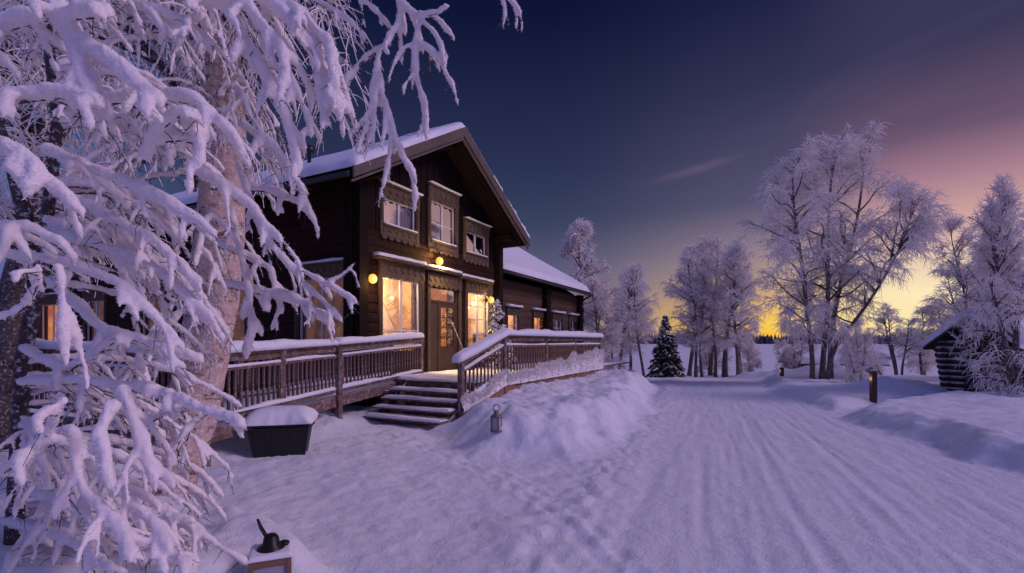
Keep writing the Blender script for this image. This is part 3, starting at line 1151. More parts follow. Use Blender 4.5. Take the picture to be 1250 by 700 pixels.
# snow covered ledge over the ground floor openings (three stepped hoods)
for (pa, pb, zz) in ((461, 519.5, 2.10), (519.8, 563, 2.08), (563.5, 601.5, 2.03)):
    xa, xb = tof(pa, .2), tof(pb, .2)
    mb = MB()
    mb.cbox(xa, xb, -.24, .01, EYE + zz - .06, EYE + zz, .01)
    hd = mb.build('hood', M['casing'], lodge)
    mb = MB()
    snow_cap(mb, (xa - .02, -.13, EYE + zz - .002), (xb + .01, -.13, EYE + zz - .002), .30, .085, int(pa), lump=.15, end=.06)
    mb.build('hood_snow', M['snow'], hd, smooth=True)

# door
a, b, z0, z1 = OPEN['door']
w = b - a
H = z1 - z0
mb = MB()
cw = .13
mb.cbox(-w / 2 - cw, -w / 2, -.06, .02, 0, H, .01)
mb.cbox(w / 2, w / 2 + cw, -.06, .02, 0, H, .01)
mb.cbox(-w / 2 - cw, w / 2 + cw, -.07, .02, H, H + .36, .01)
n = 7
st = (w + 2 * cw) / n
for i in range(n):
    cx_ = -w / 2 - cw + st * (i + .5)
    mb.prism([(cx_ - st * .36, H + .20), (cx_, H + .11), (cx_ + st * .36, H + .20), (cx_, H + .29)], 'y', -.095, -.068)
    aa = np.linspace(math.pi, 2 * math.pi, 7)
    mb.prism([(cx_ + st * .42 * math.cos(k), H + .03 + st * .36 * math.sin(k)) for k in aa], 'y', -.088, -.058)
door = mb.build('door', M['casing'], lodge)
door.location = ((a + b) / 2, 0, z0)
TR = H - .42
mb = MB()
mb.cbox(-w / 2, w / 2, .02, .10, TR - .06, TR + .02, .008)
mb.cbox(-w / 2, -w / 2 + .07, .02, .10, 0, H, .008)
mb.cbox(w / 2 - .07, w / 2, .02, .10, 0, H, .008)
mb.cbox(-w / 2 + .07, w / 2 - .07, .02, .10, H - .05, H, .008)
# narrow fixed side leaf on the left and main leaf
lf = -w / 2 + .07 + .40
mb.cbox(lf - .04, lf + .02, .015, .10, 0, TR - .06, .008)
mb.cbox(-w / 2 + .07, lf - .04, .04, .09, 0, TR - .06, .004)
mb.build('door_frame', M['door_wood'], door)
mb = MB()
ra, rb = lf + .02, w / 2 - .07
TL = TR - .06
gl0, gl1 = .75, TL - .12
mb.cbox(ra, ra + .11, .03, .085, 0, TL, .006)
mb.cbox(rb - .11, rb, .03, .085, 0, TL, .006)
mb.cbox(ra + .11, rb - .11, .03, .085, 0, gl0, .006)
mb.cbox(ra + .11, rb - .11, .03, .085, gl1, TL, .006)
for k in (.25, .5, .75):
    zz = gl0 + (gl1 - gl0) * k
    mb.cbox(ra + .11, rb - .11, .04, .075, zz - .012, zz + .012, .003)
mb.cbox((ra + rb) / 2 - .012, (ra + rb) / 2 + .012, .042, .073, gl0, gl1, .003)
mb.build('door_leaf', M['door_wood'], door)
mb = MB()
mb.box(ra + .1, rb - .1, .055, .060, gl0, gl1)
mb.build('door_pane', M['glass'], door)
mb = MB()
mb.box(-w / 2 + .06, w / 2 - .06, .055, .060, TR + .02, H - .04)
for k in (.33, .66):
    pass
mb.build('transom_pane', M['glass'], door)
mb = MB()
mb.tube([(ra + .055, .03, 1.0), (ra + .055, -.03, 1.0), (ra + .17, -.03, 1.0)], .012, 8)
mb.build('handle', M['dark_metal'], door)
mb = MB()
mb.box(-w / 2 - .05, w / 2 + .05, .45, .47, 0, H)
mb.build('room', M['room_orange'], door)

# ------------------------------------------------------------------ wing
WO = -.6
WX1 = 12.6
wins_px = [(619, 632), (651, 664), (674.5, 685.5), (695, 705)]
WOPEN = []
for i, (pa, pb) in enumerate(wins_px):
    a, b = tof(pa, WO), tof(pb, WO)
    WOPEN.append((a, b, EYE + .25, EYE + 1.12))
mb = MB()
log_wall(mb, X1 + .02, WX1, .3, EYE + 2.45, WOPEN, -WO, -WO + .22, .30)
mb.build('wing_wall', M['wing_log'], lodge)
mb = MB()
WYB = 8.4
mb.prism([(.6, .3), (WYB, .3), (WYB, 4.1), (4.5, 6.75), (.6, 4.1)], 'x', WX1 - .2, WX1)
mb.box(3.2, WX1, WYB - .2, WYB, .3, 4.1)
mb.build('wing_end_wall', M['wing_log'], lodge)
mb = MB()
mb.box(3.3, WX1 - .4, 1.25, WYB - .4, .3, 4.2)  # unseen solid core added so no light passes through the wing
mb.build('light_block_core', M['room_dark'], lodge)
for i, (a, b, z0, z1) in enumerate(WOPEN):
    window(lodge, ((a + b) / 2, -WO, z0), 0, b - a, z1 - z0, 2 if i > 0 else 1, 1, ['room_warm', 'room_warm', 'room_dim', 'room_dim'][i], header=.24, snow=.10, case=.13, mull=(.5,), depth=.35)
# joint post and end posts
for px in (668.5, 709):
    t_ = tof(px, WO + .15)
    mb = MB()
    z = .3
    k = 0
    while z < 4.05:
        dx = .02 * (k % 2)
        mb.cbox(t_ - .26 + dx, t_ + .26 - dx, -WO - .22 + dx, -WO + .02, z, z + .28, .02)
        z += .30
        k += 1
    mb.build('corner_post', M['board'], lodge)
# wing roof
WR0, WRZ, WEZ = 3.12, EYE + 5.17, EYE + 2.49
prof = [(4.5, WRZ), (0.0, WEZ), (0.0, WEZ + .14), (4.5, WRZ + .16)]
mb = MB()
mb.prism(prof, 'x', 1.2, 13.1)
mb.prism([(4.5, WRZ), (9.0, WEZ), (9.0, WEZ + .14), (4.5, WRZ + .16)], 'x', 1.2, 13.1)
wr = mb.build('wing_roof', M['board'], lodge)
mb = MB()
smooth_noise_slab(mb, (3.13, -.03, WEZ + .145), (13.13, -.03, WEZ + .145), (13.13, 4.5, WRZ + .165), (3.13, 4.5, WRZ + .165), .22, 60, 24, .02, 9)
smooth_noise_slab(mb, (.9, 4.5, WRZ + .16), (13.13, 4.5, WRZ + .16), (13.13, 9.03, WEZ + .145), (.9, 9.03, WEZ + .145), .22, 60, 24, .02, 12)
mb.build('roof_snow', M['snow'], wr, smooth=True)
mb = MB()
mb.tube([(3.2, -.07, WEZ + .04), (13.15, -.07, WEZ + .0)], .06, 10)
mb.tube([(12.95, -.07, WEZ - .0), (12.85, .1, WEZ - .12), (12.75, .42, WEZ - .35), (12.72, .45, WEZ - .5), (12.72, .45, .4)], .05, 10)
mb.tube([(3.35, -.07, WEZ - .0), (3.3, .1, WEZ - .12), (3.28, .42, WEZ - .35), (3.27, .46, .4)], .045, 10)
mb.build('downpipe', M['black_pipe'], wr, smooth=True)
mb = MB()
mb.lathe([(.08, 0), (.08, .35), (.16, .36), (.16, .48), (.05, .52), (0, .52)], 14, (4.7, 3.9, WRZ + .0))
mb.build('vent_cowl', M['black_pipe'], wr, smooth=True)

# ------------------------------------------------------------------ wall lamps


def wall_lamp(lx, ly, lz, facing, r, label, light=True):
    p = w2(lx, -ly)
    e = empty('wall_lamp', (p[0], p[1], lz), BROT + facing, label=label, cat='wall lamp', group='round yellow wall lamps of the lodge')
    mb = MB()
    mb.lathe([(0, -.02), (.07, -.02), (.07, .02), (.03, .03), (.025, .10), (0, .10)], 16)
    V = np.concatenate(mb.V)
    V = V[:, [0, 2, 1]]
    V[:, 1] *= -1
    mb.V = [V]
    mb.build('bracket', M['dark_metal'], e, smooth=True)
    mb = MB()
    a = np.linspace(-math.pi / 2, math.pi / 2, 14)
    mb.lathe([(max(r * math.cos(k), 1e-4), r * 1.12 * math.sin(k)) for k in a], 24, (0, -.10 - r * .9, 0))
    mb.build('globe', M['globe'], e, smooth=True)
    mb = MB()
    mb.lathe([(r * .98, -r * .12), (r * 1.02, 0), (r * .98, r * .12)], 24, (0, -.10 - r * .9, 0))
    for lpos, le_ in (((0, -.12 - 2.2 * r, -.1), light), ((-.13, -.10, .17), min(light, 40) * .16)):
        ld = bpy.data.lights.new('lamp_light', 'POINT')
        ld.energy = le_
        ld.color = (1, .62, .25)
        ld.shadow_soft_size = .05
        lo = bpy.data.objects.new('lamp_light', ld)
        C.objects.link(lo)
        lo.parent = e
        lo.location = lpos
    if light > 50:
        ld = bpy.data.lights.new('lamp_light', 'SPOT')
        ld.energy = 520
        ld.color = (1, .58, .24)
        ld.spot_size = R(62)
        ld.spot_blend = .9
        ld.shadow_soft_size = .06
        lo = bpy.data.objects.new('lamp_light', ld)
        C.objects.link(lo)
        lo.parent = e
        lo.location = (0, -.12 - 2.4 * r, -.12)
        lo.rotation_euler = (R(-16), R(-6), 0)
    return e


wall_lamp(tof(540, .3), 0, EYE + 2.18 + .12, 0, .11, 'round yellow globe lamp glowing above the lodge door', 60)
wall_lamp(tof(454.5, .2), -.02, EYE + 1.50, 0, .105, 'round yellow globe lamp at the left corner of the lodge', 14)
wall_lamp(tof(602, .3), -.02, EYE + 1.42, 0, .105, 'round yellow globe lamp at the right corner behind the small spruce', 14)

# ------------------------------------------------------------------ deck, ramp, stairs
deck = empty('deck', (P0[0], P0[1], 0), BROT, label='raised wooden veranda deck with snowy balustrades, ramp and steps along the lodge', cat='deck')


def L3(px, Y, z):
    d = np.array([(px - 625) / FPX * Y, Y]) - P0
    return np.array([d @ D1, -(d @ NN), z])


# left ramp line (end at the wall, post at px 411, lower end)
RA = L3(513.5, 12.9, .83)
RB = L3(411, 9.6, .66)
RC = L3(250, 6.65, .54)
RD = RC + np.array([-1.0, 9.0, .12])
mb = MB()
# floors: landing, right deck, ramp, left walkway
STEP_T = -2.95
mb.box(STEP_T, 9.6, -2.95, -.02, DECK_Z - .06, DECK_Z)
mb.add([(RA[0], RA[1], RA[2]), (RB[0], RB[1], RB[2]), (RC[0], RC[1], RC[2]), (RC[0] - 1, RC[1] + 1.4, RC[2]), (X0, 1.4, DECK_Z), (X0, -.03, DECK_Z), (STEP_T, -.03, DECK_Z)], [np.array([[0, 6, 5, 4, 3, 2, 1]])])
mb.build('floor', M['rail_wood'], deck)
mb = MB()
smooth_noise_slab(mb, (STEP_T + .1, -2.9, DECK_Z), (9.5, -2.9, DECK_Z), (9.5, -.1, DECK_Z), (STEP_T + .1, -.1, DECK_Z), .05, 90, 24, .015, 21)
A_ = RA + (0, .12, 0)
smooth_noise_slab(mb, RC + (.0, .15, 0), RA + (0, .1, 0), (X0 + 1.5, -.05, DECK_Z), (RC[0], RC[1] + 1.5, RC[2]), .10, 50, 18, .02, 25)
mb.build('floor_snow', M['snow'], deck, smooth=True)

mb = MB()
mb.cbox(STEP_T + .03, STEP_T + .07, -2.93, -.04, -.1, DECK_Z - .07, .005)
mb.build('riser_baffle', M['rail_wood'], deck)  # board added under the landing edge to block lamp light leaking beneath
# skirt board of the right deck and stair skirt
Q0 = np.array([tof(614, 3.0), -3.0, 0])
Q1 = np.array([tof(733, 3.0), -3.0, 0])
mb = MB()
mb.cbox(Q0[0], Q1[0], -3.05, -2.99, .10, .74, .008)
mb.cbox(Q0[0] - .02, Q0[0] + .10, -3.07, -2.90, .10, .76, .01)
mb.cbox(Q1[0] - .06, Q1[0], -2.99, -.6, .10, .80, .01)
mb.build('skirt_board', M['skirt_wood'], deck)
mb = MB()
S0x = tof(566, 3.0) - .2
mb.prism([(S0x - .2, .08), (Q0[0] - .03, .08), (Q0[0] - .03, .66), (S0x + .35, .30)], 'y', -3.045, -2.995)
mb.build('skirt_board', M['skirt_wood'], deck)
# understructure posts of the ramp
for px, Y, top in ((472.5, 11.2, .6), (345, 8.4, .5), (411, 9.9, .5)):
    p = L3(px, Y, 0)
    mb = MB()
    mb.cbox(p[0] - .08, p[0] + .08, p[1] - .08, p[1] + .08, -.05, top, .01)
    mb.build('support_post', M['rail_wood'], deck)

# stairs
st_m = MB()
st_snow = MB()
nst = 5
run = .27
RISE = DECK_Z / nst
t0 = STEP_T
O0, O1 = .95, 2.93
stairs = None
for sy in (-O0 - .03, -O1 + .0):
    mb0 = MB()
    mb0.prism([(t0 - nst * run, 0.0), (t0, 0.0), (t0, DECK_Z - .07), (t0 - run * (nst - .4), .03)], 'y', sy - .02, sy + .02)
    if stairs is None:
        stairs = mb0.build('stairs', M['rail_wood'], deck)
    else:
        mb0.build('stringer', M['rail_wood'], stairs)
for k in range(nst):
    z = DECK_Z - RISE * k
    xa = t0 - run * k
    if k == 0:
        xa_ = xa
    o_left = O0 - .0
    mb = MB()
    mb.cbox(xa - .02 - (run if k else 0), xa + (.04 if k else .05), -O1, -o_left, z - .05, z - .005, .008)
    s_ = mb.build('step', M['rail_wood'], stairs)
    if k:
        mb = MB()
        smooth_noise_slab(mb, (xa - run + .03, -O1, z - .004), (xa + .02, -O1, z - .004), (xa + .02, -o_left - .02, z - .004), (xa - run + .03, -o_left - .02, z - .004), .035, 6, 40, .014, 30 + k)
        mb.build('step_snow', M['snow'], s_, smooth=True)


def railing(A, B, posts, name='railing', height=1.0, nbal=None, snow_h=.13, post_drop=.35, bottom_snow=.06, base_beam=True, cap_ext=.0, low_z=.0, mid=.76, seed=1, snow_w=.24, label=None):
    """A,B at deck level. mesh: rails; parts: post, baluster, snow"""
    A = np.asarray(A, float)
    B = np.asarray(B, float)
    L = np.linalg.norm((B - A)[:2])
    d = (B - A) / L
    up = np.array([0, 0, 1.])
    mb = MB()
    mb.beam(A + up * (height - .02) - d * cap_ext, B + up * (height - .02) + d * cap_ext, .15, .04)
    mb.beam(A + up * (height - .085), B + up * (height - .085), .045, .09)
    mb.beam(A + up * (mid - .0), B + up * (mid - .0), .07, .045)
    mb.beam(A + up * .09, B + up * .09, .06, .07)
    if base_beam:
        mb.beam(A + up * (-.12), B + up * (-.12), .05, .20)
    rail = mb.build(name, M['rail_wood'], deck)
    if label:
        rail['label'] = label
    # posts
    for s_, drop, top in posts:
        P = A + (B - A) * s_
        m_ = MB()
        m_.cbox(P[0] - .055, P[0] + .055, P[1] - .055, P[1] + .055, P[2] - drop, P[2] + height - .04 + top, .008)
        m_.build('post', M['rail_wood'], rail)
    # balusters
    nb = nbal or int(L / .125)
    base = None
    for i in range(nb):
        P = A + (B - A) * ((i + .5) / nb)
        if base is None:
            m_ = MB()
            m_.cbox(-.018, .018, -.018, .018, .10, mid - .02, .004)
            o = m_.build('baluster', M['rail_wood'], rail)
            base = o
        else:
            o = base.copy()
            C.objects.link(o)
        o.location = P
        o.rotation_euler = (0, 0, math.atan2(d[1], d[0]))
    m_ = MB()
    snow_cap(m_, A + up * (height - .004) - d * (cap_ext + .02), B + up * (height - .004) + d * (cap_ext + .02), snow_w, snow_h, seed, lump=.22, end=.14)
    m_.build('rail_snow', M['snow'], rail, smooth=True)
    m_ = MB()
    snow_cap(m_, A + up * (mid + .02), B + up * (mid + .02), .10, .045, seed + 3, lump=.35, end=.04)
    m_.build('rail_snow', M['snow'], rail, smooth=True)
    m_ = MB()
    snow_cap(m_, A + up * (.12), B + up * (.12), .13, bottom_snow, seed + 5, lump=.6, end=.04)
    m_.build('rail_snow', M['snow'], rail, smooth=True)
    return rail


def frac(px, A, B):
    """fraction along A-B (deck coordinates) seen at column px"""
    a = P0 + D1 * A[0] - NN * A[1]
    b = P0 + D1 * B[0] - NN * B[1]
    k = (px - 625) / FPX
    return (k * a[1] - a[0]) / ((b[0] - a[0]) - k * (b[1] - a[1]))


RCx = RC
railing(RA, RB, [(0.0, .25, .0), (.98, .75, .0)], seed=3, nbal=27, cap_ext=.03, snow_w=.26, snow_h=.13)
railing(RB + (RC - RB) * .02, RC, [(.5, .6, 0), (1.0, .6, 0)], seed=9, nbal=26, snow_w=.26, snow_h=.13)
LB = RC + np.array([-.6, 1.2, .02])
railing(RC + (-.1, .1, 0), RC + np.array([-1.6, 9.5, .2]), [(.2, .6, 0), (.4, .6, 0), (.6, .6, 0), (.8, .6, 0), (1, .6, 0)], seed=14, snow_w=.26, snow_h=.14)
# inner handrail of the ramp against the wall
IA = RA + np.array([-.5, .9, 0])
railing((X0 + .7, -.35, .80), (RC[0] + 1.5, -.2, .62), [(0, .1, 0), (.5, .1, 0), (1, .1, 0)], seed=19, snow_h=.06, snow_w=.12, nbal=28, base_beam=False)
# right deck
pfr = [frac(px, Q0, Q1) for px in (613.5, 666, 701, 731.5)]
QA, QB = Q0 + (0, 0, DECK_Z), Q1 + (0, 0, DECK_Z)
rr = railing(QA, QB, [(max(f_, .005), .3, 0) for f_ in pfr], seed=23, snow_h=.17, snow_w=.30, nbal=46, base_beam=False, height=1.04, mid=.78)
# far return rail at the end of the deck
railing(QB, QB + np.array([0, 2.3, 0]), [(1.0, .3, 0)], seed=27, snow_h=.15, snow_w=.28, base_beam=False, height=1.04, mid=.78)
# stair railing (slopes down along the steps)
SA = np.array([tof(561, 3.0), -3.0, 0])
zlow = EYE - .45          # height of the hand rail at the low post
hl = 1.04
SAp = np.array([SA[0], -3.0, EYE - .36 - hl])
railing(SAp, QA, [(.03, .35, .02)], seed=33, snow_h=.16, snow_w=.30, nbal=12, base_beam=False, height=1.04, mid=.78, cap_ext=.14)


def hoar_ridge(mb, A, B, zb0, zb1, h0, h1, thick, seed, needles=1500):
    """fluffy wind-packed frost clinging to the lower balusters"""
    A = np.asarray(A, float)
    B = np.asarray(B, float)
    L = np.linalg.norm((B - A)[:2])
    n = int(L / .035)
    s = np.linspace(0, 1, n)
    x = s * L
    top = h0 + (h1 - h0) * s + .10 * fbm(x * 1.4, x * 0 + seed, seed, 5, .6)
    zb = zb0 + (zb1 - zb0) * s
    S = 14
    u = np.linspace(0, 1, S)
    d = (B - A) / L
    sd = np.array([0, -1., 0])
    z = zb[:, None] + (top - zb)[:, None] * np.sin(u * math.pi / 2)[None]
    prof = np.sqrt(np.clip(1 - u ** 3, 0, 1))
    bul = thick * (1 + .45 * fbm(x[:, None] * 3.2 + 0 * u[None], z * 3.5, seed + 2, 5, .6)) * prof[None]
    P = (A + (B - A) * s[:, None])[:, None, :] + 0 * u[None, :, None]
    X = P + sd * bul[..., None]
    X[..., 2] = z
    ix = np.arange(n * S).reshape(n, S)
    q = np.stack([ix[:-1, :-1], ix[1:, :-1], ix[1:, 1:], ix[:-1, 1:]], -1).reshape(-1, 4)
    mb.add(X.reshape(-1, 3), [q])
    Xb = P + sd * (-.04) * prof[None, :, None]
    Xb[..., 2] = z
    mb.add(Xb.reshape(-1, 3), [q[:, ::-1]])
    r_ = np.random.default_rng(seed)
    N = int(needles * L)
    i = r_.integers(0, n, N)
    j = (r_.uniform(0, 1, N) ** .5 * (S - 1)).astype(int)
    p0 = X[i, j] + r_.normal(0, .008, (N, 3))
    dirn = np.stack([r_.normal(0, .35, N), -np.abs(r_.normal(.5, .4, N)), r_.normal(.75, .35, N)], -1)
    dirn /= np.linalg.norm(dirn, axis=1)[:, None]
    ln = r_.uniform(.03, .10, N)
    Pn = np.stack([p0 - dirn * .01, p0 + dirn * ln[:, None]], 1)
    Rn = np.stack([r_.uniform(.005, .009, N), np.full(N, .001)], 1)
    mb.tubes(Pn, Rn, 3)


mb = MB()
hoar_ridge(mb, (Q0[0] + .02, -3.05, 0), (Q1[0], -3.05, 0), .70, .74, .98, 1.46, .07, 5, 900)
mb.build('clinging_snow', M['frost'], rr, smooth=True)
mb = MB()
hoar_ridge(mb, (SA[0] - .05, -3.05, 0), (Q0[0], -3.05, 0), .30, .70, .62, 1.0, .07, 8, 900)
mb.build('clinging_snow', M['frost'], rr, smooth=True)

# ------------------------------------------------------------------ small things


def lump(mb, c, rx, ry, rz, seed=0, n=20, m=12, amp=.15):
    """noisy half ellipsoid"""
    a = np.linspace(0, 2 * math.pi, n, endpoint=False)
    b = np.linspace(0, math.pi / 2, m)
    Aa, Bb = np.meshgrid(a, b, indexing='ij')
    f = 1 + amp * vnoise(np.cos(Aa) * 2 + 5 + seed, np.sin(Aa) * 2 + Bb * 2, seed)
    X = np.stack([c[0] + rx * f * np.cos(Aa) * np.cos(Bb), c[1] + ry * f * np.sin(Aa) * np.cos(Bb), c[2] + rz * f * np.sin(Bb)], -1)
    ix = np.arange(n * m).reshape(n, m)
    nx = np.roll(ix, -1, 0)
    q = np.stack([ix[:, :-1], nx[:, :-1], nx[:, 1:], ix[:, 1:]], -1).reshape(-1, 4)
    mb.add(X.reshape(-1, 3), [q])


# grit bin
binp = W(337, 560, 7.25)
be = empty('grit_bin', (binp[0] + .0, 7.45, gz(binp[0], 7.4) - .02), R(14), label='black plastic grit bin with a thick cap of snow beside the ramp', cat='grit bin')
mb = MB()
prof_b = [(-.40, .02), (.40, .02), (.47, .50), (-.47, .50)]
mb.add([(-.38, -.24, .02), (.38, -.24, .02), (.38, .24, .02), (-.38, .24, .02), (-.46, -.31, .50), (.46, -.31, .50), (.46, .31, .50), (-.46, .31, .50)],
       [np.array([(3, 2, 1, 0), (4, 5, 6, 7), (0, 1, 5, 4), (1, 2, 6, 5), (2, 3, 7, 6), (3, 0, 4, 7)])])
for sx in (-.38, -.13, .13, .38):
    mb.add([(sx - .025, -.245, .04), (sx + .025, -.245, .04), (sx * 1.2 + .025, -.325, .47), (sx * 1.2 - .025, -.325, .47), (sx - .025, -.22, .04), (sx + .025, -.22, .04), (sx * 1.2 + .025, -.30, .47), (sx * 1.2 - .025, -.30, .47)],
           [np.array([(0, 1, 2, 3), (0, 3, 7, 4), (1, 5, 6, 2), (3, 2, 6, 7)])])
mb.cbox(-.485, .485, -.335, .335, .455, .50, .01)
mb.build('body', M['black_plastic'], be)
mb = MB()
mb.cbox(-.50, .50, -.35, .35, .505, .555, .02)
mb.prism([(-.34, .55), (.34, .55), (.22, .62), (-.22, .62)], 'x', -.46, .46)
mb.build('lid', M['black_plastic'], be)
mb = MB()
smooth_noise_slab(mb, (-.53, -.38, .545), (.53, -.38, .545), (.53, .38, .545), (-.53, .38, .545), .23, 26, 22, .03, 44)
mb.build('snow_cap', M['snow'], be, smooth=True)
be.scale = (.87, .87, .95)

# metal lantern on the drift
ly = 7.2
while ly < 10:
    lp = W(606, 526, ly)
    if lp[2] < gz(lp[0], ly) + .005:
        break
    ly += .02
lx, lz = lp[0], lp[2]
le = empty('lantern', (lx, ly, lz - .015), 0, label='small round metal lantern with ring handle standing in the snow heap', cat='lantern')
le.scale = (.85, .85, .82)
mb = MB()
mb.lathe([(0, 0), (.105, 0), (.11, .02), (.105, .03), (.10, .035)], 24)
mb.lathe([(.10, .27), (.11, .275), (.105, .30), (.06, .335), (.045, .36), (.045, .39), (.02, .40), (0, .40)], 24)
for k in range(4):
    a = k * math.pi / 2 + .4
    mb.tube([(.10 * math.cos(a), .10 * math.sin(a), .02), (.10 * math.cos(a), .10 * math.sin(a), .29)], .010, 6)
mb.build('body', M['old_metal'], le, smooth=True)
mb = MB()
mb.lathe([(.088, .03), (.088, .275)], 24)
mb.build('glass', M['frosted_glass'], le, smooth=True)
mb = MB()
a = np.linspace(0, 2 * math.pi, 20)
mb.tube([(.06 * math.cos(k), 0, .45 + .06 * math.sin(k)) for k in a], .009, 6)
mb.build('ring_handle', M['dark_metal'], le, smooth=True)

# wooden lantern lower left
wx, wy = W(331, 700, 3.15)[:2]
wz = W(331, 679, 3.15)[2]
we = empty('lantern', (wx, wy, wz - .335), R(24), label='wooden lantern with black metal top and handle on the near snow bank', cat='lantern')
s_ = .105
mb = MB()
for sx in (-1, 1):
    for sy in (-1, 1):
        mb.cbox(sx * s_ - .014, sx * s_ + .014, sy * s_ - .014, sy * s_ + .014, 0, .36, .003)
for zz in (.02, .335):
    for sg in (-1, 1):
        mb.cbox(-s_ + .0145, s_ - .0145, sg * s_ - .012, sg * s_ + .012, zz - .018, zz + .022, .003)
        mb.cbox(sg * s_ - .012, sg * s_ + .012, -s_ + .0145, s_ - .0145, zz - .018, zz + .022, .003)
mb.build('frame', M['lantern_wood'], we)
mb = MB()
q_ = s_ - .004
mb.box(-q_, q_, -q_, -q_ + .004, .03, .33)
mb.box(-q_, q_, q_ - .004, q_, .03, .33)
mb.box(-q_, -q_ + .004, -q_, q_, .03, .33)
mb.box(q_ - .004, q_, -q_, q_, .03, .33)
mb.build('glass', M['frosted_glass'], we)
mb = MB()
smooth_noise_slab(mb, (-s_ - .02, -s_ - .02, .362), (s_ + .02, -s_ - .02, .362), (s_ + .02, s_ + .02, .362), (-s_ - .02, s_ + .02, .362), .022, 16, 16, .01, 4)
mb.cbox(-s_ - .018, s_ + .018, -s_ - .018, s_ + .018, .357, .366, .002)
mb.build('snow_cap', M['snow'], we, smooth=True)
mb = MB()
mb.lathe([(.085, .385), (.08, .40), (.05, .42), (.045, .455), (.03, .475), (0, .48)], 20)
pts = [(-.02, -.03, .45), (-.06, -.03, .53), (-.075, -.015, .575), (-.078, 0, .58), (-.075, .015, .575), (-.06, .03, .53), (-.02, .03, .45)]
mb.tube(pts, .006, 6)
mb.lathe([(.03, .375), (.035, .39), (.02, .40), (0, .40)], 10, (.075, .02, .015))
mb.build('metal_top', M['dark_metal'], we, smooth=True)

# bollard lights


def bollard(px, py, Y, h, w, label, energy):
    p = W(px, py, Y)
    e = empty('bollard_light', (p[0], p[1], min(p[2], gz(p[0], p[1]) + .02) - .05), R(-12), label=label, cat='bollard', group='dark wooden bollard lights by the road')
    z0 = p[2] - (min(p[2], gz(p[0], p[1]) + .02) - .05)
    mb = MB()
    mb.cbox(-w / 2, w / 2, -w / 2, w / 2, -.3, z0 + h * .62, .01)
    mb.cbox(-w / 2 + .012, w / 2, -w / 2, w / 2, z0 + h * .62, z0 + h * .86, .01)
    mb.cbox(-w / 2, w / 2, -w / 2, w / 2, z0 + h * .86, z0 + h, .01)
    mb.build('post', M['post_paint'], e)
    mb = MB()
    mb.cbox(-w / 2 - .004, -w / 2 + .011, -w / 2 + .03, w / 2 - .03, z0 + h * .68, z0 + h * .80, .002)
    mb.build('light', M['post_glow'], e)
    mb = MB()
    lump(mb, (0, 0, z0 + h), w * .52, w * .52, .03, 3)
    mb.build('snow_cap', M['snow'], e, smooth=True)
    # warm point light just outside the glowing panel
    ld = bpy.data.lights.new('lamp_light', 'POINT')
    ld.energy = energy
    ld.color = (1, .62, .3)
    ld.shadow_soft_size = .03
    lo = bpy.data.objects.new('lamp_light', ld)
    C.objects.link(lo)
    lo.parent = e
    lo.location = (-w / 2 - .08, -.03, z0 + h * .74)


bollard(1066, 490, 13.4, .83, .14, 'dark square wooden bollard light glowing on its left side on the right snow bank', 1.2)
bollard(954.5, 465, 20.5, .55, .13, 'small distant bollard light at the bend of the road before the big birches', .15)

# low box beyond the deck
p = W(759, 461, 22.3)
bx = empty('bench', (p[0], p[1], p[2] - .0), R(-8), label='low dark wooden bench under snow beyond the end of the deck', cat='bench')
mb = MB()
mb.cbox(-.58, .58, -.3, .3, .16, .24, .02)
mb.cbox(-.5, -.42, -.25, .25, -.3, .16, .01)
mb.cbox(.42, .5, -.25, .25, -.3, .16, .01)
mb.cbox(-.56, .56, -.28, -.24, .06, .16, .01)
mb.build('seat', M['hut_log'], bx)
mb = MB()
smooth_noise_slab(mb, (-.6, -.32, .238), (.6, -.32, .238), (.6, .32, .238), (-.6, .32, .238), .09, 16, 10, .02, 4)
mb.build('snow_cap', M['snow'], bx, smooth=True)

# broom by the door
bp0 = w2(tof(567, .6), .6)
p1 = W(561.5, 391, bp0[1] - .5)
br = empty('snow_shovel', (bp0[0], bp0[1], DECK_Z + .05), BROT, label='snow shovel leaning on the wall between the door and the right window', cat='shovel')
mb = MB()
mb.tube([(.10, -.05, .25), (-.10, .35, 1.35)], .016, 8)
mb.tube([(-.16, .36, 1.36), (-.04, .36, 1.36)], .016, 8)
mb.build('handle', M['rail_wood'], br)
mb = MB()
mb.beam((.10, -.06, .26), (.14, -.16, -.02), .42, .02, (0, 1, 0))
mb.build('blade', M['black_plastic'], br)

# ------------------------------------------------------------------ log hut on the right
hp = W(1205, 490, 15.2)
HZ = W(1180, 499, 15.2)[2]
HR = R(-52)
hut = empty('log_hut', (11.0 + 2.3, 15.0, HZ - .08), 0, label='small dark log hut with flared walls and thick snow on its roof at the right', cat='hut')
# build in hut frame: gable front faces -x-ish / camera left; x = along gable, y = depth (ridge direction)


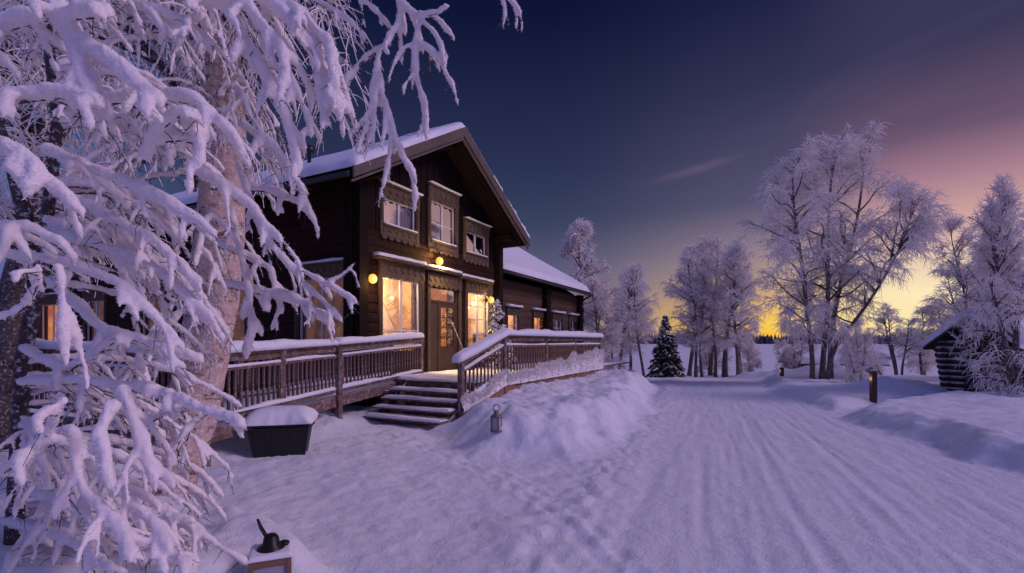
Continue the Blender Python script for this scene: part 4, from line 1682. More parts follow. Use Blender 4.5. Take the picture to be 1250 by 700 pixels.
def hut_build():
    # world directions: front gable faces camera-left; use local x along front, y into depth
    fw, dp, wh = 1.6, 3.4, 1.30
    ridge = 2.0
    mb = MB()
    ch = .16
    k = 0
    z = 0
    while z < wh:
        flare = .16 * (z / wh)
        for yy in (0 - flare * .6, dp):
            mb.tube([(-fw / 2 - .18 - flare, yy, z + ch / 2), (-.32, yy, z + ch / 2)], ch * .52, 8)
            mb.tube([(.32, yy, z + ch / 2), (fw / 2 + .18 + flare, yy, z + ch / 2)], ch * .52, 8)
        zz = z + ch / 2
        for sx in (-1, 1):
            mb.tube([(sx * (fw / 2 + flare * .4), -.22 - flare, zz), (sx * (fw / 2 + flare * .4), dp + .2, zz)], ch * .52, 8)
        z += ch
        k += 1
    # gable boards
    mb.prism([(-fw / 2 - .1, wh), (fw / 2 + .1, wh), (0, ridge)], 'y', -.05, .05)
    mb.prism([(-fw / 2 - .1, wh), (fw / 2 + .1, wh), (0, ridge)], 'y', dp - .05, dp + .05)
    mb.build('wall', M['hut_log'], hut, smooth=True)
    mb = MB()
    for i in range(5):
        mb.cbox(-.31 + i * .124, -.31 + i * .124 + .118, -.03, .03, .05, wh + .05, .005)
    mb.cbox(-.37, -.31, -.10, .05, 0, wh + .08, .005)
    mb.cbox(.31, .37, -.10, .05, 0, wh + .08, .005)
    d_ = mb.build('door', M['hut_log'], hut)
    mb = MB()
    mb.tube([(.2, -.04, .7), (.2, -.09, .7), (.2, -.09, .82), (.2, -.04, .82)], .012, 6)
    mb.build('handle', M['dark_metal'], d_)
    ov = .5
    for sg in (-1, 1):
        ex = sg * (fw / 2 + .34)
        ez = wh - .12
        mb = MB()
        mb.prism([(0, ridge + .02), (ex, ez), (ex, ez + .06), (0, ridge + .09)], 'y', -ov, dp + .4)
        rf = mb.build('roof', M['hut_log'], hut)
        mb = MB()
        a = (0, -ov - .04, ridge + .085)
        b = (ex * 1.03, -ov - .04, ez + .055)
        c = (ex * 1.03, dp + .44, ez + .055)
        d__ = (0, dp + .44, ridge + .085)
        if sg < 0:
            smooth_noise_slab(mb, b, a, d__, c, .34, 14, 24, .05, 51)
        else:
            smooth_noise_slab(mb, a, b, c, d__, .34, 14, 24, .05, 53)
        mb.build('roof_snow', M['snow'], rf, smooth=True)


hut_build()
hut.rotation_euler = (0, 0, R(-84))
hut.location = (W(1200, 490, 14.4)[0], 14.4, gz(W(1200, 490, 14.4)[0], 14.4) - .08)
hut.rotation_euler = (0, 0, R(-78))
hut.scale = (1.12, 1.12, 1.12)

# ------------------------------------------------------------------ distant shed among birches


def shed(px, py, Y, w, dp, wh, ridge, rz, label, nm='shed'):
    p = W(px, py, Y)
    e = empty(nm, (p[0], p[1], p[2] - .1), rz, label=label, cat='shed')
    mb = MB()
    log_wall(mb, -w / 2, w / 2, 0, wh, [(-.4, .4, 0, wh - .2)], 0, .15, .2)
    mb.box(-w / 2, -w / 2 + .15, .15, dp, 0, wh)
    mb.box(w / 2 - .15, w / 2, .15, dp, 0, wh)
    mb.box(-w / 2, w / 2, dp, dp + .15, 0, wh)
    for xx in (-w / 2, w / 2 - .12):
        mb.prism([(0, wh), (dp + .15, wh), (dp / 2, ridge)], 'x', xx, xx + .12)
    mb.build('wall', M['hut_log'], e)
    mb = MB()
    mb.cbox(-.4, .4, .04, .1, 0, wh - .2, .01)
    mb.build('door', M['door_wood'], e)
    for sg in (-1, 1):
        y0_, z0_ = (-.35, wh - .08) if sg < 0 else (dp + .5, wh - .08)
        mb = MB()
        mb.prism([(dp / 2, ridge), (y0_, z0_), (y0_, z0_ + .08), (dp / 2, ridge + .1)], 'x', -w / 2 - .3, w / 2 + .3)
        rf = mb.build('roof', M['hut_log'], e)
        mb = MB()
        A1 = (-w / 2 - .32, y0_, z0_ + .08)
        B1 = (w / 2 + .32, y0_, z0_ + .08)
        C1 = (w / 2 + .32, dp / 2, ridge + .1)
        D1_ = (-w / 2 - .32, dp / 2, ridge + .1)
        if sg < 0:
            smooth_noise_slab(mb, A1, B1, C1, D1_, .3, 14, 10, .03, 61)
        else:
            smooth_noise_slab(mb, D1_, C1, B1, A1, .3, 14, 10, .03, 62)
        mb.build('roof_snow', M['snow'], rf, smooth=True)
    return e


shed(1012, 458, 31, 3.2, 2.8, .8, 1.7, R(-10), 'low dark shed with steep snowy roof behind the trunks of the big birches')
shed(1050, 459, 34, 2.6, 2.4, .9, 1.6, R(-20), 'second low dark shed farther back to the right of the big birches')

# ------------------------------------------------------------------ trees


def curve_pts(p, d, L, droop, K, wob, r_, out=None):
    """vectorised arcs: p,d (N,3), L,droop (N,) -> (N,K,3)"""
    s = np.linspace(0, 1, K)[None, :, None]
    P = p[:, None, :] + d[:, None, :] * L[:, None, None] * s
    P[..., 2] -= (droop * L)[:, None] * (s[..., 0] ** 2)
    N = len(p)
    if wob > 0:
        w1 = r_.normal(0, 1, (N, 1, 3)) * np.sin(s * math.pi * r_.uniform(1, 2.4, (N, 1, 1))) * wob * L[:, None, None]
        P = P + w1
    return P


def spawn(P, n_per, smin, smax, r_, power=1.0):
    """pick n_per random spots on each curve; returns positions, tangents, parent index, s"""
    N, K, _ = P.shape
    s = smin + (smax - smin) * r_.uniform(0, 1, (N, n_per)) ** power
    f = s * (K - 1)
    i = np.clip(f.astype(int), 0, K - 2)
    t = (f - i)[..., None]
    ar = np.arange(N)[:, None]
    a = P[ar, i]
    b = P[ar, i + 1]
    pos = a + (b - a) * t
    T = b - a
    T /= np.linalg.norm(T, axis=2, keepdims=True) + 1e-9
    return pos.reshape(-1, 3), T.reshape(-1, 3), np.repeat(np.arange(N), n_per), s.reshape(-1)


def unit(v):
    return v / (np.linalg.norm(v, axis=-1, keepdims=True) + 1e-9)


def birch_mesh(seed, H=10.0, spread=.26, stems=1, limbs=34, nb=9, nt=9, twig_r=.012, weep=.9, low=.22, trunk_r=None, stem_sep=.35, lean=.08, tw_len=.55, up=.9, stems_pts=None, dark=.55):
    r_ = np.random.default_rng(seed)
    K = 14
    wood = MB()
    frost = MB()
    tr = trunk_r or H * .014
    stemsP = []
    for k in range(stems):
        a = r_.uniform(0, 2 * math.pi)
        if stems_pts:
            ctrl = np.array(stems_pts[k], float)
            ss = np.linspace(0, 1, len(ctrl))
            s = np.linspace(0, 1, K)
            P = np.stack([np.interp(s, ss, ctrl[:, i]) for i in range(3)], -1)
            # smooth
            for _ in range(2):
                P[1:-1] = (P[:-2] + 2 * P[1:-1] + P[2:]) / 4
            h = P[-1, 2]
        else:
            h = H * (1 if k == 0 else r_.uniform(.78, .98))
            s = np.linspace(0, 1, K)
            off = np.array([math.cos(a), math.sin(a)]) * stem_sep * (stems > 1)
            ln = np.array([math.cos(a), math.sin(a)]) * lean * h * r_.uniform(.4, 1.2)
            P = np.zeros((K, 3))
            P[:, 0] = off[0] + ln[0] * s ** 1.3 + .012 * h * np.sin(s * 7 + a)
            P[:, 1] = off[1] + ln[1] * s ** 1.3 + .012 * h * np.cos(s * 6 + a)
            P[:, 2] = -.3 + (h + .3) * s
        s = np.linspace(0, 1, K)
        rad = tr * (h / H) * (1 - s) ** .8 + .012
        rad[0] *= 1.35
        wood.tubes(P[None], rad[None], 8)
        stemsP.append(P)
    SP = np.stack(stemsP)
    # limbs
    n_each = max(4, limbs // stems)
    pos, T, par, s = spawn(SP, n_each, low, .985, r_, .9)
    az = r_.uniform(0, 2 * math.pi, len(pos))
    # elevation rises with height
    el = R(20) + R(45) * s * up + r_.normal(0, .15, len(pos))
    d = np.stack([np.cos(az) * np.cos(el), np.sin(az) * np.cos(el), np.sin(el)], -1)
    prof = np.sin(np.clip((s - low) / (1 - low), 0, 1) ** .75 * math.pi * .86 + .30)
    L = H * spread * (.35 + .8 * prof) * r_.uniform(.7, 1.15, len(pos))
    LP = curve_pts(pos, d, L, np.full(len(pos), .35 * weep), 8, .04, r_)
    sr = np.linspace(0, 1, 8)[None]
    LR = (tr * .34 * (L / (H * spread)))[:, None] * (1 - sr) ** .8 + .006
    wood.tubes(LP, LR, 5)
    # branchlets
    pos, T, par, s = spawn(LP, nb, .15, 1.0, r_, .8)
    rnd = unit(r_.normal(0, 1, (len(pos), 3)))
    d = unit(T * .8 + rnd * .75 + np.array([0, 0, .05]))
    L2 = L[par] * .42 * (1.1 - .6 * s) * r_.uniform(.6, 1.3, len(pos)) + .12
    BP = curve_pts(pos, d, L2, np.full(len(pos), .45 * weep), 5, .04, r_)
    br = np.linspace(1, .4, 5)[None] * (twig_r * 1.5)
    dk = r_.uniform(0, 1, len(BP)) < dark
    wood.tubes(BP[dk], np.repeat(br * .6, dk.sum(), 0), 3)
    BPf = BP.copy()
    BPf[..., 2] += twig_r * .5 * (1 if True else 0)
    frost.tubes(BPf[~dk], np.repeat(br, (~dk).sum(), 0), 3)
    # twigs
    pos, T, par2, s2 = spawn(BP, nt, .1, 1.0, r_, .8)
    rnd = unit(r_.normal(0, 1, (len(pos), 3)))
    d = unit(T * .6 + rnd * .75 + np.array([0, 0, -.28 * weep]))
    L3_ = r_.uniform(.4, 1.25, len(pos)) * tw_len * H / 10
    TP = curve_pts(pos, d, L3_, r_.uniform(.3, .9, len(pos)) * weep, 4, .03, r_)
    trr = np.linspace(1, .45, 4)[None] * (twig_r * r_.uniform(.7, 1.25, len(pos)))[:, None]
    frost.tubes(TP, trr, 3)
    return wood, frost


def tree_object(name, wood, frost, loc, rz, scale, label, cat='tree', group=None, bark='far_bark', fm='frost_far'):
    e = empty(name, loc, rz, label=label, cat=cat, group=group)
    e.scale = (scale, scale, scale)
    for nm, me in (('trunk', wood), ('crown', frost)):
        o = bpy.data.objects.new(nm, me)
        C.objects.link(o)
        o.parent = e
    return e


mat_snow('frost_far', col=(.91, .84, .80), bump=.0, scale=30)


def mk(seed, **kw):
    w_, f_ = birch_mesh(seed, **kw)
    wm = w_.mesh('birch_wood', True)
    wm.materials.append(M['far_bark'])
    fm = f_.mesh('birch_frost')
    fm.materials.append(M['frost_far'])
    return wm, fm


BV = [mk(101, H=10, stems=1, limbs=54, nb=10, nt=11, twig_r=.0135, spread=.20, weep=.4, tw_len=.42),
      mk(102, H=10, stems=2, limbs=60, nb=9, nt=10, twig_r=.0145, spread=.19, weep=.55, tw_len=.45),
      mk(103, H=10, stems=1, limbs=44, nb=10, nt=9, twig_r=.0145, spread=.24, weep=.65, low=.30, tw_len=.5),
      mk(104, H=10, stems=3, limbs=62, nb=8, nt=10, twig_r=.0145, spread=.17, weep=.35, lean=.12, tw_len=.42)]
UPR = [mk(131, H=10, stems=1, limbs=78, nb=9, nt=9, twig_r=.0135, spread=.20, weep=.12, low=.16, tw_len=.40, up=1.25, trunk_r=.11),
       mk(132, H=10, stems=2, limbs=74, nb=9, nt=9, twig_r=.0135, spread=.19, weep=.18, low=.2, tw_len=.42, up=1.2, trunk_r=.10)]
BUSH = [mk(111, H=10, stems=4, limbs=60, nb=9, nt=9, twig_r=.028, spread=.34, weep=.4, low=.05, lean=.25, trunk_r=.09, tw_len=.8)]


def place(variant, px, py, Y, toppy, rz, label, group='frosted birches along the shore', name='birch_tree', lean=0, wid=1.0):
    x = (px - 625) / FPX * Y
    zb = EYE - (py - HOR) / FPX * Y
    zb = min(zb, gz(x, Y) + .02)
    h = EYE + (HOR - toppy) / FPX * Y - zb
    e = tree_object(name, variant[0], variant[1], (x, Y, zb), R(rz), h / 10.0, label, group=group)
    s = h / 10
    e.scale = (s * wid, s * wid, s)
    if lean:
        e.rotation_euler = (0, R(lean), R(rz))
    return e


SHORE = 'frosted birches along the lake shore'
# middle cluster
place(BV[0], 843, 459, 33, 305, 20, 'leftmost tall frosted birch of the clump behind the dark spruce', SHORE, wid=1.15)
place(BV[1], 856, 460, 31, 318, 130, 'two stemmed frosted birch in the middle clump, second from its left', SHORE)
place(BV[2], 869, 459, 34, 300, 200, 'tall frosted birch at the centre of the middle clump', SHORE, wid=1.1)
place(BV[3], 880, 460, 31, 296, 75, 'many stemmed frosted birch, tallest in the middle clump', SHORE)
place(BV[0], 899, 461, 30, 306, 250, 'frosted birch with a stout trunk on the right side of the middle clump', SHORE, wid=1.0)
place(BV[2], 904, 458, 34, 345, 320, 'rightmost frosted birch of the middle clump, next to the yellow glow', SHORE)
place(BUSH[0], 916, 459, 33, 418, 40, 'low frosted bush at the right foot of the middle clump', SHORE, name='frosted_bush')
place(BUSH[0], 868, 458, 35, 405, 140, 'frosted undergrowth bush under the middle clump of birches', SHORE, name='frosted_bush')
# left cluster beyond the wing
place(BV[2], 785, 461, 25, 330, 10, 'slender frosted birch leaning left between the lodge wing and the dark spruce', SHORE, lean=-5, wid=.95)
place(BV[3], 752, 455, 30, 326, 60, 'bushy frosted birch right behind the snowy bench', SHORE, wid=1.1)
place(BV[1], 733, 455, 27, 345, 160, 'frosted birch touching the far corner of the lodge wing', SHORE, wid=1.1)
place(BV[0], 768, 456, 36, 352, 290, 'small frosted birch at the back of the clump beside the lodge', SHORE, wid=1.3)
place(BUSH[0], 742, 456, 29, 400, 220, 'frosted bush at the end of the deck', SHORE, name='frosted_bush')
# behind right
place(BV[1], 972, 459, 30, 380, 44, 'young frosted birch left of the low shed', SHORE, wid=1.1)
place(BUSH[0], 962, 458, 32, 418, 100, 'frosted bush left of the low shed roof', SHORE, name='frosted_bush')
place(BUSH[0], 1048, 462, 24, 395, 160, 'frosted bush under the right side of the big birches', SHORE, name='frosted_bush', wid=.9)
place(BV[3], 1098, 459, 27, 372, 200, 'dark stemmed frosted tree between the big birches and the log hut', SHORE, wid=1.3)
place(BV[2], 1125, 458, 31, 378, 300, 'frosted birch far behind between the big birches and the log hut', SHORE, wid=1.3)
place(BV[0], 1150, 459, 30, 374, 100, 'frosted birch behind the left end of the log hut roof', SHORE, wid=1.3)
place(BV[1], 1185, 459, 27, 330, 70, 'frosted birch behind the middle of the log hut', SHORE, wid=1.4)
place(BUSH[0], 1130, 456, 33, 405, 20, 'low frosted bush on the shore behind the log hut', SHORE, name='frosted_bush')
place(BV[3], 1228, 459, 25, 300, 240, 'frosted birch behind the right end of the log hut', SHORE, wid=1.3)
# beyond the right edge of the picture (seen mirrored in the window panes)
place(BV[2], 1420, 470, 18, 200, 0, 'frosted birch beyond the log hut on the far right', SHORE, wid=1.2)
place(BV[3], 1700, 470, 17, 220, 0, 'many stemmed frosted birch across the road from the lodge door', SHORE, wid=1.2)
place(BV[1], 2100, 480, 14, 150, 0, 'twin stemmed frosted birch across the road from the lodge door', SHORE, wid=1.2)

# big three stemmed birch on the right
Yb = 19.5
zb0 = gz(W(1005, 465, Yb)[0], Yb)


def rel(px, py, dy=0):
    b = W(1005, 465, Yb)
    q = W(px, py, Yb + dy)
    return (q[0] - b[0], dy, q[2] - zb0)


stems = [[rel(991, 470), rel(993, 440, -.1), rel(985, 380, -.2), rel(978, 310, -.3), rel(967, 250, -.3), rel(968, 195, -.4)],
         [rel(1003, 470), rel(1005, 430), rel(1012, 370), rel(1010, 300, .1), rel(1012, 235, .2), rel(1022, 175, .3)],
         [rel(1013, 470, .3), rel(1014, 420, .4), rel(1020, 365, .6), rel(1040, 300, .8), rel(1052, 240, .9), rel(1058, 165, 1.0)],
         [rel(1009, 470, -.3), rel(1012, 430, -.4), rel(1050, 385, -.8), rel(1080, 340, -1.2), rel(1105, 290, -1.4), rel(1118, 245, -1.5)]]
w_, f_ = birch_mesh(301, H=9.2, stems=4, limbs=120, nb=13, nt=12, twig_r=.0098, spread=.23, weep=.62, low=.26, stems_pts=stems, trunk_r=.10, tw_len=.46, up=1.0)
wm = w_.mesh('birch_wood', True)
wm.materials.append(M['far_bark'])
fm = f_.mesh('birch_frost')
fm.materials.append(M['frost_far'])
tree_object('birch_tree', wm, fm, (W(1005, 465, Yb)[0], Yb, zb0), 0, 1.0, 'biggest frosted birch with several tall dark stems right of the road', group='frosted birches along the lake shore')
# slender weeping sapling in front of it
sp = mk(120, H=10, stems=2, limbs=44, nb=9, nt=9, twig_r=.026, spread=.22, weep=1.6, low=.1, lean=.2)
place(sp, 1048, 474, 17.6, 410, 40, 'small weeping frosted sapling in front of the big birches', SHORE)


def conifer(seed, H, R0, levels, per, snow_frac=.5, droop=.35, needle=.05, needle_n=26, bare=.06, up=0.0, nr=.012, power=.85, bs=1.0):
    """trunk, boughs with needle twigs, and snow on top"""
    r_ = np.random.default_rng(seed)
    wood, leaf, snow = MB(), MB(), MB()
    P = np.zeros((8, 3))
    s = np.linspace(0, 1, 8)
    P[:, 2] = -.2 + (H + .2) * s
    P[:, 0] = .01 * H * np.sin(s * 5)
    wood.tubes(P[None], (H * .016 * (1 - s) + .008)[None], 8)
    n = levels * per
    hz = bare + (1 - bare) * (r_.uniform(0, 1, n)) ** 1.0
    az = r_.uniform(0, 2 * math.pi, n)
    L = R0 * ((1 - hz) ** power) * r_.uniform(.75, 1.12, n) + .04 * H * .4
    el = up + r_.normal(0, .08, n) + .5 * hz
    d = np.stack([np.cos(az) * np.cos(el), np.sin(az) * np.cos(el), np.sin(el)], -1)
    pos = np.stack([.01 * H * np.sin(hz * 5), 0 * hz, hz * H], -1)
    BP = curve_pts(pos, d, L, np.full(n, droop), 7, .02, r_)
    sr = np.linspace(1, .3, 7)[None]
    wood.tubes(BP, sr * (H * .0022) * np.ones((n, 1)), 4)
    pos2, T, par, s2 = spawn(BP, needle_n, .1, 1.0, r_, .8)
    side = unit(np.cross(T, np.array([0, 0, 1.]))) * np.where(r_.uniform(0, 1, len(T)) > .5, 1, -1)[:, None]
    d2 = unit(T * .7 + side * r_.uniform(.3, 1.0, (len(T), 1)) + r_.normal(0, .2, (len(T), 3)) + np.array([0, 0, -.15]))
    L2 = (L[par] * .30 * (1.1 - .7 * s2) + needle) * r_.uniform(.5, 1.2, len(T))
    TP = curve_pts(pos2, d2, L2, np.full(len(T), .3), 3, .0, r_)
    is_snow = r_.uniform(0, 1, len(T)) < snow_frac
    tw = np.linspace(1, .4, 3)[None] * nr * r_.uniform(.8, 1.6, len(T))[:, None]
    leaf.tubes(TP[~is_snow], tw[~is_snow] * 1.5, 3)
    TS = TP[is_snow].copy()
    TS[..., 2] += nr * 1.4
    snow.tubes(TS, tw[is_snow] * 1.8, 4)
    # snow along the boughs
    BS = BP.copy()
    BS[..., 2] += H * .004
    m = r_.uniform(0, 1, n) < snow_frac + .25
    snow.tubes(BS[m], np.linspace(.7, .6, 7)[None] * H * .0055 * bs * r_.uniform(.7, 1.4, (m.sum(), 1)), 5)
    return wood, leaf, snow


def conifer_object(name, parts, loc, label, mats, scale=1, rz=0, group=None, names=('trunk', 'crown', 'snow_cover')):
    e = empty(name, loc, rz, label=label, cat='tree', group=group)
    e.scale = (scale,) * 3
    for mb_, nm, mt in zip(parts, names, mats):
        mb_.build(nm, M[mt], e, smooth=(nm != 'crown'))
    return e


# dark spruce in the middle
Y = 28
p = W(813, 456, Y)
conifer_object('spruce_tree', conifer(201, (456 - 379) / FPX * Y, 1.05, 60, 4, .10, .30, .08, 26, .03, nr=.020), (p[0], Y, gz(p[0], Y) - .05),
               'dark green spruce dusted with snow standing before the middle birch clump', ('dark_bark', 'needles', 'frost_far'))
# pine behind the wing: frosted crown on a bare stem
Y = 34
p = W(709, 450, Y)
pine = mk(210, H=10, stems=1, limbs=40, nb=12, nt=12, twig_r=.026, spread=.17, weep=.2, low=.35, tw_len=.4, up=.5)
place(pine, 709, 456, 33, 286, 0, 'tall frosted pine rising behind the end of the lodge wing', None, name='pine_tree')
# snowy larches at the right edge
for (px, py, Y, top, var, rz, lab) in ((1207, 500, 13.9, 240, 0, 40, 'slender upright frosted birch with a spiky leader in front of the log hut'),
                                       (1194, 470, 18.5, 275, 1, 100, 'upright frosted birch behind the log hut, left of the slender spiky one'),
                                       (1246, 496, 14.3, 258, 1, 220, 'upright frosted birch cut off by the right edge of the picture')):
    place(UPR[var], px, py, Y, top, rz, lab, 'frosted birches along the lake shore', wid=(.78, 1.0)[var] if px < 1240 else .8)
# leaning trunk with scraggly frosted twigs before the hut
stems = [[(0, 0, -.2), (-.05, 0, .6), (-.18, 0, 1.3), (-.35, 0, 2.1), (-.6, 0, 3.0)], [(.12, .1, -.2), (.18, .1, .8), (.2, .1, 1.8), (.3, .1, 2.5), (.4, .1, 3.2)]]
w_, f_ = birch_mesh(311, H=3.4, stems=2, limbs=40, nb=8, nt=5, twig_r=.0085, spread=.24, weep=.9, low=.06, stems_pts=stems, trunk_r=.09, tw_len=.8)
wm = w_.mesh('birch_wood', True)
wm.materials.append(M['far_bark'])
fm = f_.mesh('birch_frost')
fm.materials.append(M['frost_far'])
xx = W(1236, 505, 12.8)[0]
tree_object('birch_tree', wm, fm, (xx, 12.8, gz(xx, 12.8) - .03), 0, 1.0, 'leaning trunk with tangled frosted twigs hiding the right side of the log hut')

# small lit spruce on the veranda
sp_ = w2(tof(607, .9), .9)
H = 2.15
sl = conifer(231, H, .60, 34, 4, .62, .25, .05, 22, .05, nr=.011)
ct = conifer_object('potted_spruce', sl, (sp_[0], sp_[1], DECK_Z + .06), 'small snowy spruce with warm string lights on the veranda by the right window', ('dark_bark', 'needles', 'snow'))
mb = MB()
r_ = np.random.default_rng(4)
for k in range(46):
    h = r_.uniform(.12, .95)
    a = r_.uniform(0, 2 * math.pi)
    rr_ = .6 * (1 - h) ** .85 * r_.uniform(.75, 1.0) + .02
    c = (rr_ * math.cos(a), rr_ * math.sin(a), h * H)
    mb.lathe([(0.001, -.014), (.012, -.006), (.012, .006), (.001, .014)], 6, c)
o = mb.build('string_lights', M['string_bulb'], ct, smooth=True)

#FOREGROUND_BEGIN
# ------------------------------------------------------------------ foreground snow laden trees


def remeshed(mb, name, mat, parent, voxel, noise=.0, needles=0):
    me = mb.mesh(name + '_src')
    tmp = bpy.data.objects.new(name + '_src', me)
    C.objects.link(tmp)
    md = tmp.modifiers.new('r', 'REMESH')
    md.mode = 'VOXEL'
    md.voxel_size = voxel
    sm = tmp.modifiers.new('s', 'SMOOTH')
    sm.factor = .5
    sm.iterations = 2
    dg = bpy.context.evaluated_depsgraph_get()
    me2 = bpy.data.meshes.new_from_object(tmp.evaluated_get(dg))
    bpy.data.objects.remove(tmp)
    bpy.data.meshes.remove(me)
    n = len(me2.vertices)
    co = np.zeros(n * 3, dtype=np.float32)
    me2.vertices.foreach_get('co', co)
    co = co.reshape(-1, 3)
    if noise:
        nr_ = np.zeros(n * 3, dtype=np.float32)
        me2.vertices.foreach_get('normal', nr_)
        nr_ = nr_.reshape(-1, 3)
        f = fbm(co[:, 0] * 17 + co[:, 2] * 11, co[:, 1] * 17 - co[:, 2] * 13, 5, 4, .75)
        co += nr_ * (f * noise)[:, None]
        me2.vertices.foreach_set('co', co.ravel())
    me2.polygons.foreach_set('use_smooth', np.ones(len(me2.polygons), dtype=bool))
    me2.name = name
    me2.materials.clear()
    me2.materials.append(mat)
    o = bpy.data.objects.new(name, me2)
    C.objects.link(o)
    o.parent = parent
    if needles:
        r_ = np.random.default_rng(3)
        nr2 = np.zeros(n * 3, dtype=np.float32)
        me2.vertices.foreach_get('normal', nr2)
        nr2 = nr2.reshape(-1, 3)
        w_ = np.where(nr2[:, 2] > .55, .25, 1.0)
        i = r_.choice(n, needles, p=w_ / w_.sum())
        d_ = unit(nr2[i] + r_.normal(0, .5, (needles, 3)))
        L_ = r_.uniform(.005, .017, needles)
        p_ = co[i] - d_ * .002
        nm = MB()
        nm.tubes(np.stack([p_, p_ + d_ * L_[:, None]], 1), np.stack([r_.uniform(.0012, .0022, needles), np.full(needles, .0004)], 1), 3)
        nm.build('hoar_frost', M['frost'], parent)
    print(name, 'verts', n)
    return o


class SnowTree:
    """twigs with thick snow sitting on them"""

    def __init__(s, seed):
        s.r = np.random.default_rng(seed)
        s.wood = MB()
        s.snow = MB()
        # gaps one can look through: lit side window, pale trunk, dark wall, sky
        s.clear = [(22, 385, 82, 432, 1.0), (238, 225, 308, 330, .5), (212, 400, 268, 560, .2), (88, 325, 135, 402, .8), (168, 218, 250, 250, .7), (125, 40, 160, 110, .7), (180, 60, 225, 115, .6)]

    def branch(s, pts, rs, wood_r=None, side=True, level=0, child_len=.45, density=7.0, lumpy=.22, grav=.55, taper=.75, guard=False):
        r = s.r
        pts = np.array(pts, float)
        if level > 0 or guard:
            qx = 625 + FPX * pts[:, 0] / np.maximum(pts[:, 1], .3)
            qy = HOR - FPX * (pts[:, 2] - EYE) / np.maximum(pts[:, 1], .3)
            for (x0_, y0_, x1_, y1_, pr_) in s.clear:
                if ((qx > x0_) & (qx < x1_) & (qy > y0_) & (qy < y1_)).any() and r.uniform() < pr_:
                    return
        seg = np.linalg.norm(np.diff(pts, axis=0), axis=1)
        cum = np.concatenate([[0], np.cumsum(seg)])
        L = cum[-1]
        K = max(6, int(L / max(.03, rs * .5)))
        K = min(K, 60)
        t = np.linspace(0, L, K)
        P = np.stack([np.interp(t, cum, pts[:, i]) for i in range(3)], -1)
        for _ in range(3):
            P[1:-1] = (P[:-2] + 2 * P[1:-1] + P[2:]) / 4
        w = np.cumsum(r.normal(0, 1, (K, 3)), axis=0)
        w -= np.linspace(0, 1, K)[:, None] * w[-1]
        P = P + w * .010 * (rs / .04) ** .5 * (L / max(K, 1)) * 3
        sN = np.linspace(0, 1, K)
        lump = 1 + lumpy * fbm(t * (.35 / rs) * .5, t * 0 + r.uniform(0, 99), int(r.integers(999)), 3)
        Rr = rs * (1 - (1 - taper) * sN) * lump
        # rounded end
        e = np.clip((L - t) / (rs * 1.1), 0, 1)
        Rr = Rr * np.sqrt(np.clip(1 - (1 - e) ** 2, .02, 1))
        Ps = P.copy()
        Ps[:, 2] += Rr * .8
        s.snow.tubes(Ps[None], Rr[None], 8)
        wr = wood_r or rs * .22
        s.wood.tubes(P[None, :-1], (wr * (1 - .75 * sN) + .0015)[None, :-1], 5)
        for k in range(int(r.integers(0, 3)) if level else 1):
            i = int(r.uniform(.35, .98) * (K - 2))
            d = unit(P[i + 1] - P[i] + r.normal(0, .03, 3) + np.array([0, 0, -.01]))
            d = unit(d + r.normal(0, .55, 3))
            Lt = r.uniform(.04, .12)
            q = np.linspace(0, 1, 5)[:, None]
            Tt = P[i] + d * Lt * q + r.normal(0, .006, (5, 3)) * q
            Tt[:, 2] -= .3 * Lt * q[:, 0] ** 2
            s.wood.tubes(Tt[None], np.linspace(.0030, .0011, 5)[None], 4)
        if level < 2 and side:
            n = max(1, int(L * density * r.uniform(.8, 1.2)))
            T = np.gradient(P, axis=0)
            T = unit(T)
            sgn = 1
            for k in range(n):
                u = .12 + .86 * (k + r.uniform(.1, .9)) / n
                i = min(int(u * (K - 1)), K - 2)
                sgn = -sgn
                hv = np.cross(T[i], (0, 0, 1.))
                nh = np.linalg.norm(hv)
                hv = hv / nh if nh > .15 else unit(r.normal(0, 1, 3))
                d = unit(T[i] * r.uniform(.7, 1.1) + hv * sgn * r.uniform(.45, 1.0) + r.normal(0, .18, 3))
                Lc = child_len * (1.15 - .6 * u) * r.uniform(.5, 1.25)
                n_ = 6
                q = np.linspace(0, 1, n_)
                C_ = P[i] + d * Lc * q[:, None]
                C_[:, 2] -= grav * Lc * q ** 2 * r.uniform(.6, 1.4)
                s.branch(C_, rs * r.uniform(.55, .8), level=level + 1, child_len=child_len * .5, density=density * 1.15, lumpy=lumpy, grav=grav, taper=taper, side=side)
        return P


def wp(lst):
    return [W(*a) for a in lst]


# --- near small tree, its trunk at the left edge
nt_base = W(22, 700, 3.0)
near = empty('snow_laden_tree', (nt_base[0], nt_base[1], gz(nt_base[0], nt_base[1]) - .05), label='near small tree at the left edge, its drooping branches buried in thick soft snow', cat='tree')
inv = -np.array([near.location[0], near.location[1], near.location[2]])


def shift(mb):
    mb.V = [v + inv for v in mb.V]
    return mb


tm = MB()
tr_pts = np.array(wp([(12, 820, 3.0), (14, 700, 3.0), (22, 560, 3.0), (28, 440, 3.02), (50, 330, 3.05), (62, 230, 3.05), (70, 150, 3.1), (60, 60, 3.1), (50, -60, 3.1), (45, -180, 3.1)]))
tm.tube(tr_pts, [.05, .045, .042, .04, .036, .032, .03, .028, .024, .02], 10)
tr2 = np.array(wp([(40, 300, 3.05), (15, 200, 3.3), (-40, 60, 3.6), (-80, -60, 3.8)]))
tm.tube(tr2, [.045, .04, .032, .02], 8)
st = SnowTree(5)
r = st.r
